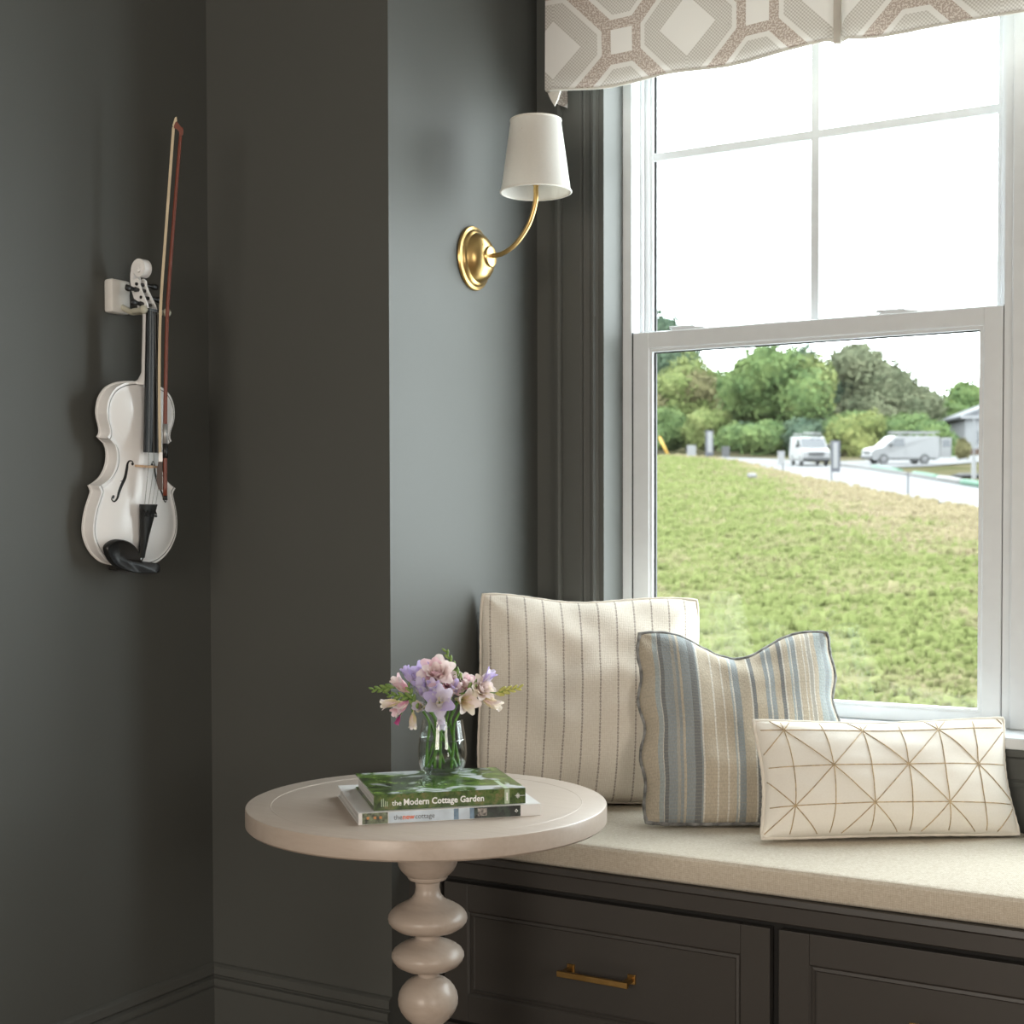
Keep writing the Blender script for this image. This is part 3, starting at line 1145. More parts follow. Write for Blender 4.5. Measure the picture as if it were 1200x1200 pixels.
# lining and hem, small tail of folded hem at the return
g = G().grid(lambda u, v: vsurf(VX0 + .004 + (VX1 - VX0 - .008) * u, .012 + .985 * v, .012), 160, 6, True)
g.mk('lining', 'valance_lining', val, True)
g = G().tube([vsurf(VX0 + (VX1 - VX0) * i / 160, 0, .005) for i in range(161)], .0035, 6)
g.mk('hem', 'valance_lining', val, True)
g = G()
g.add([(VX0 - .002, VY + .004, VZ0 + .01), (VX0 + .030, VY + .01, VZ0 + .006), (VX0 + .022, VY + .012, VZ0 - .012), (VX0 + .013, VY + .014, VZ0 - .026), (VX0 + .004, VY + .012, VZ0 - .010),
       (VX0 - .002, VY + .010, VZ0 + .01), (VX0 + .030, VY + .016, VZ0 + .006), (VX0 + .022, VY + .018, VZ0 - .012), (VX0 + .013, VY + .018, VZ0 - .026), (VX0 + .004, VY + .018, VZ0 - .010)],
      [(0, 4, 3, 2, 1), (5, 6, 7, 8, 9), (0, 1, 6, 5), (1, 2, 7, 6), (2, 3, 8, 7), (3, 4, 9, 8), (4, 0, 5, 9)])
g.mk('hem_tail', 'valance_lining', val)
for p in PLX:
    G().add([(p - .007, VY + .004, VZ0 + .001), (p + .007, VY + .004, VZ0 - .001), (p + .007, VY + .004, VZ1), (p - .007, VY + .004, VZ1),
             (p - .007, VY + .012, VZ0 + .001), (p + .007, VY + .012, VZ0 - .001), (p + .007, VY + .012, VZ1), (p - .007, VY + .012, VZ1)],
            [(0, 1, 2, 3), (7, 6, 5, 4), (0, 4, 5, 1), (1, 5, 6, 2), (3, 2, 6, 7), (0, 3, 7, 4)]).mk('pleat_insert', 'valance_lining', val)
G().box(VX0, VX1, VY + .012, YW, VZ1 - .02, VZ1).mk('mounting_board', 'valance_lining', val)

# ------------------------------------------------------------------ wall sconce
PC = Vector((XN, 2.6243, 1.664))
sc = thing('wall_sconce', 'brass wall sconce with curved arm and white tapered shade', 'wall lamp', PC)
prof = [(.078, 0), (.080, .003), (.078, .007), (.071, .009), (.0695, .012), (.066, .0145), (.062, .0165), (.056, .026), (.045, .035), (.031, .041), (.020, .043), (0.001, .0435)]
sq = .80
g = G().lathe(prof, seg=64, T=lambda p: PC + Vector((p.z, p.x * sq, p.y * .86)))
o = smooth_angle(g.mk('backplate', 'brass', sc), 30)
g = G().lathe([(.021, .038), (.0225, .043), (.021, .048), (.013, .050), (.001, .0505)], seg=40, T=lambda p: PC + Vector((p.z, p.x, p.y)))
smooth_angle(g.mk('boss', 'brass', sc), 30)
AX = Vector((-1.4656, 2.6243, 0))
zs0 = 1.786   # lower rim of the shade
path = crom([(XN + .046, AX.y, PC.z + .001), (XN + .075, AX.y, PC.z + .004), (XN + .108, AX.y, PC.z + .022), (XN + .138, AX.y, PC.z + .058), (AX.x - .002, AX.y, PC.z + .100),
             (AX.x, AX.y, zs0 + .012), (AX.x, AX.y, zs0 + .03)], 8)
G().tube(path, .0052, 14).mk('arm', 'brass', sc, True)
g = G().lathe([(.006, 0), (.011, .002), (.011, .006), (.006, .008)], (AX.x, AX.y, zs0 + .016), 24)
smooth_angle(g.mk('collar', 'brass', sc), 30)
g = G().lathe([(.0115, 0), (.0125, .004), (.0125, .055), (.010, .058)], (AX.x, AX.y, zs0 + .024), 24)
smooth_angle(g.mk('socket', 'hanger_white', sc), 30)
g = G().lathe([(.007, 0), (.014, .012), (.017, .024), (.013, .038), (.004, .047), (.0005, .048)], (AX.x, AX.y, zs0 + .08), 24)
smooth_angle(g.mk('bulb', 'bulb_glass', sc), 30)
rb_, rt_, hs_ = .0735, .0525, .152
pf = [(rb_, 0), (rt_, hs_), (rt_ - .0015, hs_), (rb_ - .0015, 0), (rb_, 0)]
g = G().lathe(pf, (AX.x, AX.y, zs0), 72, cap=False)
sh = smooth_angle(g.mk('shade', 'shade_linen', sc), 40)
for r_, z_ in ((rb_, zs0 + .002), (rt_, zs0 + hs_ - .002)):
    G().tube([(AX.x + r_ * math.cos(a), AX.y + r_ * math.sin(a), z_) for a in [2 * PI * k / 72 for k in range(72)]], .0022, 8, closed=True).mk('shade_trim', 'shade_trim', sh, True)
g = G()
for k in range(3):
    a = 2 * PI * k / 3 + .5
    g.tube([(AX.x, AX.y, zs0 + .078), (AX.x + (rt_ + .004) * math.cos(a), AX.y + (rt_ + .004) * math.sin(a), zs0 + hs_ - .03)], .0012, 6)
g.mk('shade_spider', 'brass', sc)

# ------------------------------------------------------------------ side table
TC = Vector((-1.334, 2.007, 0))
TZ, TRd, TT = .6229, .304, .033
tab = thing('side_table', 'round beige limed wood side table with turned pedestal', 'table', TC)
g = G().lathe([(.001, TZ - TT), (TRd - .003, TZ - TT), (TRd, TZ - TT + .003), (TRd, TZ - .0025), (TRd - .0008, TZ - .0008), (TRd - .0028, TZ), (.001, TZ)], TC, 96)
tp = smooth_angle(g.mk('table_top', 'limed_wood', tab), 30)
g = G().tube([(TC.x + .262 * math.cos(a), TC.y + .262 * math.sin(a), TZ - .0006) for a in [2 * PI * k / 120 for k in range(120)]], .0010, 6, closed=True)
g.mk('inlay_ring', 'limed_inlay', tp, True)
px_ = [(962, 36), (1000, 36), (1008, 35.5), (1014, 34), (1019, 31), (1023, 27), (1024.5, 25.5), (1025, 23.5), (1027.5, 23.5), (1029.5, 22), (1030.5, 17), (1033, 14.6), (1040, 14), (1047, 15.5), (1052, 19), (1056, 24),
       (1058.5, 29.5), (1060, 31), (1061, 34), (1064, 39), (1068, 43.5), (1072, 46), (1076, 46.6), (1080, 45.6), (1084, 42.5), (1088, 36.5), (1090.5, 29), (1092, 20), (1093, 15), (1096, 14), (1099, 14.5), (1102, 18),
       (1104, 24), (1105, 25.5), (1106, 29.5), (1109, 35), (1113, 40), (1117, 42.3), (1121, 42.6), (1125, 41), (1130, 37), (1134, 30), (1136.5, 22), (1138, 13), (1141, 11.5), (1144, 12), (1145.5, 15.5), (1147, 17), (1149, 22),
       (1153, 27), (1158, 31), (1164, 34), (1171, 35.3), (1178, 34.8), (1185, 32), (1192, 27), (1198, 20.5), (1203, 15), (1208, 12.5), (1214, 14), (1218, 22), (1221, 30), (1225, 37), (1231, 40), (1238, 38), (1243, 30), (1246, 18),
       (1250, 15), (1256, 16), (1262, 24), (1266, 40), (1270, 62), (1276, 84), (1284, 96), (1290, 99)]
k_ = 2.42 / F
prof = [(r_ * k_, CAM.z - (y_ - 615.9) * k_ * 1.0) for y_, r_ in px_]
zmin = prof[-1][1]
prof = [(r_, z_) for r_, z_ in prof]
prof += [(.150, .025), (.150, 0.0)] if zmin > .03 else [(.145, 0.0)]
g = G().lathe(prof, (TC.x, TC.y, 0), 64)
smooth_angle(g.mk('pedestal', 'limed_wood', tab), 38)

# ------------------------------------------------------------------ books


def frame2(o, ang):
    c, s = math.cos(ang), math.sin(ang)
    o = Vector(o)
    return lambda a, b, z: Vector((o.x + a * c - b * s, o.y + a * s + b * c, z))


def text(body, mat, parent, size, place, sx=1.0, bold=0.0, name='spine_text', ztop=False):
    """flat lettering; place(x,y)->point on the spine"""
    cu_ = bpy.data.curves.new('t', 'FONT')
    cu_.body = body
    cu_.size = size
    cu_.offset = bold
    cu_.resolution_u = 3
    ob = bpy.data.objects.new('t', cu_)
    COL.objects.link(ob)
    dg = bpy.context.evaluated_depsgraph_get()
    me = bpy.data.meshes.new_from_object(ob.evaluated_get(dg))
    vs = [place(v.co.x * sx, v.co.y) for v in me.vertices]
    fs = [tuple(p.vertices) for p in me.polygons]
    wd = max((v.co.x for v in me.vertices), default=0) * sx
    bpy.data.objects.remove(ob, do_unlink=True)
    bpy.data.curves.remove(cu_)
    bpy.data.meshes.remove(me)
    if vs:
        mk(name, vs, fs, mat, parent)
    return wd


def book(name, label, FL, ang, L, D, z0, T, cover, spine, pages='book_pages', ct=.0022):
    """FL front-left bottom corner; a along spine, b away from the viewer"""
    f = frame2(FL, ang)
    base = f(L / 2, D / 2, z0)
    th = thing(name, label, 'book', base)
    g = lambda a0, a1, b0, b1, c0, c1, bev=0: G().box(a0, a1, b0, b1, c0, c1, T=lambda p: f(p.x, p.y, p.z), bev=bev)
    fixn(g(0, L, 0.001, D, z0, z0 + ct).mk('back_cover', cover, th))
    fixn(g(0, L, 0.001, D, z0 + T - ct, z0 + T).mk('front_cover', cover, th))
    fixn(g(0, L, 0, .003, z0, z0 + T, .0007).mk('spine', spine, th))
    fixn(g(.004, L - .004, .003, D - .005, z0 + ct, z0 + T - ct).mk('pages', pages, th))
    return th, f, g


A1 = math.atan2(1.9914 - 1.7837, -1.1024 + 1.3127)
b1, f1, g1 = book('hardcover_book', 'wide white hardcover book lying flat on the round table', (-1.3190, 1.7905), A1, .2955, .245, TZ, .0190, 'book_white', 'book_white')
A2 = math.atan2(1.9829 - 1.8103, -1.1282 + 1.3038)
ZB = TZ + .0190
b2, f2, g2 = book('hardcover_book', 'green garden hardcover book under the flower vase', (-1.3075, 1.8160), A2, .2465, .203, ZB, .0250, 'garden_cover', 'garden_spine')
ZV = ZB + .0250
# printed panels on the lower spine
eps = .0004
for (a0, a1, m) in ((.006, .0465, 'cottage_print'), (.0475, .152, 'pale_blue_panel'), (.152, .160, 'mid_blue_panel'), (.160, .178, 'pale_blue_panel'), (.178, .198, 'mid_blue_panel'), (.185, .2615, 'black_green_panel')):
    if m == 'mid_blue_panel' and a0 == .178:
        a1 = .1855
    fixn(g1(a0, a1, -eps, .001, TZ + .0008, TZ + .0182).mk('spine_panel', m, b1))
fixn(g1(.191, .206, -eps * 1.5, .001, TZ + .0045, TZ + .0165).mk('flower_print', 'flower_print', b1))
for a in (.013, .024, .033):
    fixn(g1(a, a + .004, -eps * 2, .001, TZ + .0085, TZ + .0125).mk('print_window', 'lamp_orange_print', b1))


def sp1(a, z):
    return lambda x, y: f1(a + x, -eps * 2.2, z + y)


def sp2(a, z):
    return lambda x, y: f2(a + x, -eps * 1.2, z + y)


zl = TZ + .0058
wx = .0555
wx += text('the', 'ink_dark', b1, .0112, sp1(wx, zl), .95) + .0005
wx += text('new', 'ink_orange', b1, .0112, sp1(wx, zl), 1.0, .00022) + .0006
text('cottage', 'ink_dark', b1, .0112, sp1(wx, zl), .95)
zl = ZB + .0072
wx = .0285
wx += text('the', 'ink_white', b2, .0118, sp2(wx, zl), 1.0, .00012) + .003
text('Modern Cottage Garden', 'ink_white', b2, .0140, sp2(wx, zl), .93, .00034)
for k, (a, h_) in enumerate(((.0115, .012), (.0145, .013), (.0175, .009), (.0205, .008))):
    fixn(g2(a, a + .0013, -eps, .001, ZB + .006, ZB + .006 + h_).mk('fine_print', 'ink_pale_green', b2))
fixn(g2(.2115, .2195, -eps, .001, ZB + .001, ZB + .0242).mk('spine_band', 'ink_pale_green', b2))
fixn(g2(.2145, .2165, -eps * 1.6, .001, ZB + .006, ZB + .019).mk('fine_print', 'ink_white', b2))
fixn(g2(.212, .219, .002, .075, ZV - .0005, ZV + .0002).mk('cover_band', 'ink_pale_green', b2))
# publisher's emblem: small white leafy asterisk with a tail
g = G()
ec, ez = .2335, ZB + .0130
for k in range(8):
    a = PI * k / 4
    ln = .0052 if k % 2 == 0 else .0042
    p0, p1, p2 = (0, 0), (ln * .55 * math.cos(a) - .0007 * math.sin(a), ln * .55 * math.sin(a) + .0007 * math.cos(a)), (ln * math.cos(a), ln * math.sin(a))
    p3 = (ln * .55 * math.cos(a) + .0007 * math.sin(a), ln * .55 * math.sin(a) - .0007 * math.cos(a))
    g.add([f2(ec + p[0], -eps * 1.2, ez + p[1]) for p in (p0, p1, p2, p3)], [(0, 1, 2, 3)])
g.add([f2(a, -eps * 1.2, z) for a, z in ((ec, ez - .0003), (.2455, ez - .0003), (.2455, ez + .0003), (ec, ez + .0003))], [(0, 1, 2, 3)])
g.mk('emblem', 'ink_white', b2)
g = G()
ec, ez = .2545, TZ + .0098
for (dx, dz, r_) in ((0, .0018, .0012), (-.0016, -.0004, .0010), (.0016, -.0004, .0010), (0, -.0022, .0007)):
    g.add([f1(ec + dx + r_ * math.cos(2 * PI * k / 8), -eps * 2.2, ez + dz + r_ * math.sin(2 * PI * k / 8)) for k in range(8)], [tuple(range(8))])
g.mk('emblem', 'ink_white', b1)

# ------------------------------------------------------------------ vase and flowers
VC = on(518.5, 907, 2, ZV)
VC = Vector((VC.x, VC.y, ZV + .0003))
vase = thing('glass_vase', 'small clear rounded glass vase of water on the books', 'vase', VC)
outp = [(.001, 0), (.026, 0), (.0315, .0025), (.0365, .009), (.0402, .020), (.0418, .033), (.0412, .048), (.0388, .066), (.0362, .082), (.0345, .0935)]
inp = [(.0331, .0935), (.0348, .082), (.0374, .066), (.0398, .048), (.0404, .033), (.0386, .021), (.0345, .011), (.028, .0065), (.001, .006)]
g = G().lathe(outp + inp, VC, 64)
smooth_angle(g.mk('glass', 'vase_glass', vase), 60)
wl_ = .060
wp = [(.001, .0062), (.0279, .0067), (.0344, .0112), (.0385, .0212), (.0403, .033), (.0397, .048), (.0381, wl_), (.001, wl_)]
g = G().lathe(wp, VC, 48)
smooth_angle(g.mk('water', 'vase_water', vase), 60)
G().tube([VC + Vector((.0379 * math.cos(2 * PI * k / 48), .0379 * math.sin(2 * PI * k / 48), wl_)) for k in range(48)], .0012, 6, closed=True).mk('meniscus', 'meniscus', vase, True)
DV = (CM.transposed() @ (VC - CAM)).z * -1
random.seed(5)


def petal(parent, base, axis, side, length, width, cup, mat, curl=.3, tube0=.0):
    """one petal from base, leaning from axis towards side"""
    axis, side = axis.normalized(), side.normalized()
    tang = axis.cross(side).normalized()
    nu, nv = 4, 6
    vs, uvs, fs = [], [], []
    p = Vector(base)
    spine = [p.copy()]
    for j in range(nv):
        t = (j + .5) / nv
        a = cup + (curl - cup) * t
        p = p + (axis * math.cos(a) + side * math.sin(a)) * (length / nv)
        spine.append(p.copy())
    for j in range(nv + 1):
        t = j / nv
        wd = width * (math.sin(PI * min(1, .12 + .80 * t)) ** .8) * .5
        for i in range(nu + 1):
            u = -1 + 2 * i / nu
            n_ = (axis * math.sin(cup) * -1 + side * math.cos(cup))
            vs.append(spine[j] + tang * wd * u - n_ * (-abs(u) ** 2 * wd * .45) * -1)
            uvs.append((i / nu, t))
    for j in range(nv):
        for i in range(nu):
            k = j * (nu + 1) + i
            fs.append((k, k + 1, k + nu + 2, k + nu + 1))
    return mk('petal', vs, fs, mat, parent, True, uvs=uvs)


def bloom(th, c, axis, kind, r, mats):
    """flower head centred at c facing axis"""
    axis = Vector(axis).normalized()
    a = axis.orthogonal().normalized()
    b = axis.cross(a)
    c = Vector(c)
    back = c - axis * r * .9
    g = G().tube([back - axis * r * .5, back - axis * r * .1, back + axis * r * .25], [r * .10, r * .16, r * .24], 8)
    hd = g.mk('bloom', mats[0], th, True, uvs=[(0, .2)] * len(g.v))
    if kind == 'single':
        for k in range(6):
            t = 2 * PI * k / 6 + random.uniform(-.12, .12)
            s = a * math.cos(t) + b * math.sin(t)
            petal(hd, back + s * r * .15, axis, s, r * 1.55, r * .95, .18, mats[k % len(mats)], 1.05 + random.uniform(-.15, .15))
        gg = G()
        for k in range(3):
            t = 2 * PI * k / 3
            s = a * math.cos(t) + b * math.sin(t)
            gg.tube([back, c + s * r * .15, c + s * r * .2 + axis * r * .25], r * .035, 5)
        gg.mk('stamens', 'petal_cream', hd, True, uvs=[(0, .3)] * len(gg.v))
    elif kind == 'double':
        for (n, cup, cur, ln, wd, ph) in ((6, .35, 1.35, 1.45, 1.05, 0), (6, .22, .95, 1.35, .95, .5), (5, .08, .55, 1.25, .8, .2), (4, .02, .2, 1.1, .6, .9)):
            for k in range(n):
                t = 2 * PI * k / n + ph + random.uniform(-.2, .2)
                s = a * math.cos(t) + b * math.sin(t)
                petal(hd, back + s * r * .1, axis, s, r * ln, r * wd, cup, mats[random.randrange(len(mats))], cur + random.uniform(-.15, .15))
    else:   # half-open
        for k in range(5):
            t = 2 * PI * k / 5 + random.uniform(-.2, .2)
            s = a * math.cos(t) + b * math.sin(t)
            petal(hd, back + s * r * .1, axis, s, r * 1.7, r * .85, .12, mats[k % len(mats)], .38 + random.uniform(-.1, .15))
    return hd


FK = 1.42


def stem_path(c, axis, ph):
    """from the foot in the vase through the mouth to the flower"""
    c = Vector(c)
    d = Vector((c.x - VC.x, c.y - VC.y, 0))
    mouth = VC + Vector((d.x * .32, d.y * .32, .092))
    mr = Vector((mouth.x - VC.x, mouth.y - VC.y, 0))
    if mr.length > .024:
        mr = mr.normalized() * .024
        mouth = VC + mr + Vector((0, 0, .092))
    foot = VC + Vector((-.029 * math.cos(ph), -.029 * math.sin(ph), .0135))
    waist = (foot + mouth) / 2 + Vector((0, 0, 0))
    pre = c - Vector(axis).normalized() * .028
    return crom([foot, waist, mouth, pre, c - Vector(axis).normalized() * .012], 6)


def freesia(label, px, py, dd, axis, kind, r, mats, buds=None, ph=0.0, extra=()):
    r *= FK
    c = at(px, py, DV + dd)
    th = thing('freesia', label, 'flower', VC, 'freesias in the glass vase')
    axis = Vector(axis)
    pts = stem_path(c, axis, ph)
    G().tube(pts, [.0026 - .0010 * i / len(pts) for i in range(len(pts))], 7).mk('stem', 'stem_green', th, True)
    if kind:
        bloom(th, c, axis, kind, r, mats)
    for (ex, ey, ed, eax, ek, er, em) in extra:
        c2 = at(ex, ey, DV + ed)
        er *= FK
        ax2 = Vector(eax)
        st_ = pts[-7]
        G().tube(crom([st_, (st_ + c2) / 2 + Vector((0, 0, .004)), c2 - ax2.normalized() * er * .8], 4), .0013, 6).mk('side_stem', 'stem_green', th, True)
        bloom(th, c2, ax2, ek, er, em)
    if buds:
        (bx0, by0), (bx1, by1), nb, bmat = buds
        p0, p1 = at(bx0, by0, DV + dd), at(bx1, by1, DV + dd + .004)
        st_ = pts[-5]
        tip = crom([st_, p0, (p0 + p1) / 2, p1], 6)
        G().tube(tip, .0012, 6).mk('bud_stalk', 'stem_green', th, True)
        d = (p1 - p0).normalized()
        per = d.cross(ray(bx0, by0).normalized()).normalized()
        for i in range(nb):
            t = i / max(1, nb - 1)
            q = p0 + (p1 - p0) * t
            ln = .0175 - .0075 * t
            s = 1 if i % 2 else -1
            dirv = (d + per * s * .45).normalized()
            g = G().tube([q, q + dirv * ln * .25, q + dirv * ln * .6, q + dirv * ln * .9, q + dirv * ln], [.0010, ln * .19, ln * .22, ln * .12, .0004], 8)
            g.mk('bud', bmat, th, True)
    return th


tc = -ray(515, 800).normalized()      # towards the viewer
U = Vector((0, 0, 1))
Rt = tc.cross(U).normalized() * -1    # image right
PK, BLS, LI, PL, CR, MG = 'petal_pink', 'petal_blush', 'petal_lilac', 'petal_pale_lilac', 'petal_cream', 'petal_magenta'
freesia('large double pink freesia at the crown of the vase bouquet', 512, 786, -.012, tc * .8 + U * .6, 'double', .0215, [BLS, PK, BLS], None, .3,
        [(530, 800, -.004, tc * .8 + Rt * .5 + U * .2, 'double', .0165, [PK, BLS])])
freesia('pale pink double freesia beside the tall green bud spray', 547, 797, .004, tc * .5 + U * .8 + Rt * .3, 'double', .0145, [BLS, BLS, PK], ((540, 800), (523, 764), 10, 'bud_green'), 1.2)
freesia('open pale lilac freesia facing out over the vase rim', 515, 822, -.030, tc + U * .15, 'single', .0205, [PL, PL, LI], None, 2.0,
        [(517, 846, -.030, tc * .6 - U * .7, 'half', .012, [PL])])
freesia('lilac freesia with half-open blooms at the middle of the bouquet', 494, 806, -.018, tc * .6 + U * .6 - Rt * .2, 'half', .0165, [LI, PL], None, 3.1,
        [(478, 790, -.006, U * .8 - Rt * .4 + tc * .3, 'half', .0125, [LI]), (507, 806, -.024, tc * .7 + U * .6, 'half', .014, [LI, PL])])
freesia('lilac freesia tucked behind the pink crown flower', 494, 788, .006, tc * .7 + U * .4 - Rt * .5, 'single', .0150, [LI], None, 4.4)
freesia('pink and cream freesia leaning out with a green bud tip', 469, 802, .006, -Rt * .6 + U * .6 + tc * .4, 'half', .0155, [BLS, PK], ((462, 806), (438, 808), 7, 'bud_green'), 5.2,
        [(455, 824, .008, -Rt * .9 - U * .1 + tc * .2, 'half', .0125, [CR, BLS])])
freesia('drooping pink freesia with a dark green bud spray', 468, 830, -.006, -Rt * .6 - U * .45 + tc * .5, 'half', .014, [PK, BLS], ((484, 818), (456, 814), 7, 'bud_green'), .9,
        [(466, 845, .0, -U * .9 - Rt * .4, 'half', .006, [MG]), (484, 846, -.008, -U * .8 + tc * .4, 'half', .011, [CR, BLS])])
freesia('peach and lilac freesia leaning toward the pinstriped pillow', 567, 806, -.004, Rt * .5 + tc * .6 + U * .3, 'double', .0165, [BLS, BLS, CR], ((580, 812), (608, 806), 8, 'bud_yellow'), 2.7,
        [(572, 793, .004, U * .7 + Rt * .6 + tc * .2, 'half', .0135, [LI, PL]), (578, 824, -.004, Rt * .8 - U * .4 + tc * .4, 'half', .0145, [CR, BLS])])
freesia('cream freesia with yellow throat low on the bouquet', 548, 822, -.020, tc * .7 + Rt * .5 - U * .1, 'single', .0175, [CR, BLS], None, 3.8)
freesia('small blush freesia above the cream flower', 533, 806, -.010, tc * .7 + U * .5 + Rt * .2, 'half', .0135, [BLS, LI], ((545, 812), (556, 802), 4, 'bud_green'), 5.9)
freesia('lilac and cream freesia over the rim of the vase', 492, 828, -.014, tc * .8 - Rt * .3 + U * .1, 'half', .0145, [PL, CR], ((488, 832), (479, 806), 7, 'bud_green'), 1.7)

# ------------------------------------------------------------------ violin
VO = Vector((-2.0827, 2.0476, 1.0130))
VS = 1.0204
vR, vN, vU = Vector((.0668, .9978, .0048)), Vector((.9941, -.0662, -.086)), Vector((.0855, -.0105, .9963))


def V(x, d, z):
    return VO + (vR * x + vN * d + vU * z) * VS


vio = thing('violin', 'white violin with black fittings hanging on the grey wall', 'violin', VO)
low = crom([(0.0, 0.0), (.030, .0015), (.060, .0095), (.085, .029), (.1005, .056), (.1035, .080), (.0995, .108), (.0915, .132), (.0885, .143), (.0945, .1535)], 5)
mid = crom([(.0945, .1535), (.0835, .159), (.069, .170), (.0585, .187), (.0548, .205), (.0565, .222), (.063, .235), (.071, .2415), (.0785, .2455)], 5)
upp = crom([(.0785, .2455), (.0745, .253), (.0755, .264), (.0815, .281), (.0835, .297), (.079, .319), (.065, .338), (.044, .349), (.022, .3535), (0.0, .3555)], 5)
half = low[:-1] + mid[:-1] + upp
outline = [(p.x, p.y) for p in half] + [(-p.x, p.y) for p in half[-2:0:-1]]
NO = len(outline)
ZCV = .190


def ring(s, off=0.0):
    res = []
    for (x, z) in outline:
        l = math.hypot(x, z - ZCV)
        k = (l * s - off) / l
        res.append((x * k, ZCV + (z - ZCV) * k))
    return res


SEG = [(outline[i_], outline[(i_ + 1) % NO]) for i_ in range(NO)]


def edist(x, z):
    """distance from (x,z) to the violin outline"""
    best = 1.0
    for (ax, az), (bx, bz) in SEG:
        dx, dz = bx - ax, bz - az
        l2 = dx * dx + dz * dz
        t_ = max(0.0, min(1.0, ((x - ax) * dx + (z - az) * dz) / l2)) if l2 > 0 else 0.0
        d2 = (x - ax - t_ * dx) ** 2 + (z - az - t_ * dz) ** 2
        best = min(best, d2)
    return math.sqrt(best)


def arch(x, z):
    """height of the plate above its edge"""
    d = edist(x, z)
    if d < .007:
        return .0007 * math.sin(PI * d / .007) - .0008 * d / .007
    q = (d - .007) / .030
    return -.0008 + .0158 * (1 - math.exp(-q ** 1.35))


def plate(name, d0, sgn):
    SS = [1.0, .99, .975, .955, .93, .90, .86, .81, .75, .68, .60, .51, .41, .30, .18, .06]
    vs, fs = [], []
    vs += [V(x, d0 - sgn * .0038, z) for x, z in ring(1.0, .004)]
    vs += [V(x, d0 - sgn * .0038, z) for x, z in ring(1.0)]
    for s in SS:
        vs += [V(x, d0 + sgn * arch(x, z), z) for x, z in ring(s)]
    n = len(SS) + 2
    for k in range(n - 1):
        for i in range(NO):
            j = (i + 1) % NO
            fs.append((k * NO + i, k * NO + j, (k + 1) * NO + j, (k + 1) * NO + i))
    fs.append(tuple((n - 1) * NO + i for i in range(NO)))
    fs.append(tuple(range(NO)))
    o = mk(name, vs, fs, 'violin_white', vio)
    return smooth_angle(o, 50)


plate('back_plate', .0038, -1)
tpl = plate('top_plate', .0365, 1)
rg = ring(1.0, .0032)
g = G()
g.add([V(x, .003, z) for x, z in rg] + [V(x, .034, z) for x, z in rg], [(i, (i + 1) % NO, NO + (i + 1) % NO, NO + i) for i in range(NO)])
smooth_angle(g.mk('ribs', 'violin_white', vio), 50)


def dtop(x, z):
    """front surface height above (x,z) on the plate (approximate)"""
    return .0365 + arch(x, z)


pr = ring(1.0, .0046)
g = G()
wv_ = ring(1.0, .0060)
g.add([V(x, dtop(x, z) + .0004, z) for x, z in pr] + [V(x, dtop(x, z) + .0004, z) for x, z in wv_], [(i, (i + 1) % NO, NO + (i + 1) % NO, NO + i) for i in range(NO)])
g.mk('purfling', 'purfling_grey', tpl)
# f-holes
for s in (-1, 1):
    ctr = crom([(.0165, .2325), (.0185, .2372), (.0240, .2375), (.0272, .2320), (.0285, .223), (.0325, .206), (.0410, .190), (.0480, .176), (.0515, .166), (.0570, .1605), (.0615, .1640), (.0605, .1690)], 5)
    n_ = len(ctr)
    g = G()
    L_, R_ = [], []
    for i, p in enumerate(ctr):
        d = (ctr[min(i + 1, n_ - 1)] - ctr[max(i - 1, 0)]).normalized()
        t_ = i / (n_ - 1)
        wd = .0008 + .0019 * math.sin(PI * t_) ** 2
        q = Vector((-d.y, d.x)) * wd
        L_.append(p + q)
        R_.append(p - q)
    FZ = -.034
    fx = lambda p: p.x + .006
    pts = [V(s * fx(p), dtop(fx(p), p.y + FZ) + .0007, p.y + FZ) for p in L_] + [V(s * fx(p), dtop(fx(p), p.y + FZ) + .0007, p.y + FZ) for p in R_]
    g.add(pts, [(i, i + 1, n_ + i + 1, n_ + i) for i in range(n_ - 1)])
    for (cx, cz, r_) in ((.0240, .1983, .0030), (.0645, .1350, .0036)):
        g.add([V(s * (cx + r_ * math.cos(2 * PI * k / 14)), dtop(cx, cz) + .0009, cz + r_ * math.sin(2 * PI * k / 14)) for k in range(14)], [tuple(range(14))])
    for zz, xx in ((.1650, .0440),):
        g.add([V(s * (xx - .006), dtop(xx, zz) + .0008, zz), V(s * xx, dtop(xx, zz) + .0008, zz + .0012), V(s * (xx + .006), dtop(xx, zz) + .0008, zz), V(s * xx, dtop(xx, zz) + .0008, zz - .0012)], [(0, 1, 2, 3)])
    g.mk('f_hole', 'ebony', tpl)
# neck, heel, pegbox
DN = lambda z: .0560 + (.488 - z) / .263 * .0200     # fingerboard upper surface


def sect(z, w, d0, d1, n=12):
    """half-round neck section: flat towards the fingerboard"""
    return [V(w * math.cos(PI + PI * k / n), d1 + (d1 - d0) * math.sin(PI + PI * k / n), z) for k in range(n + 1)]


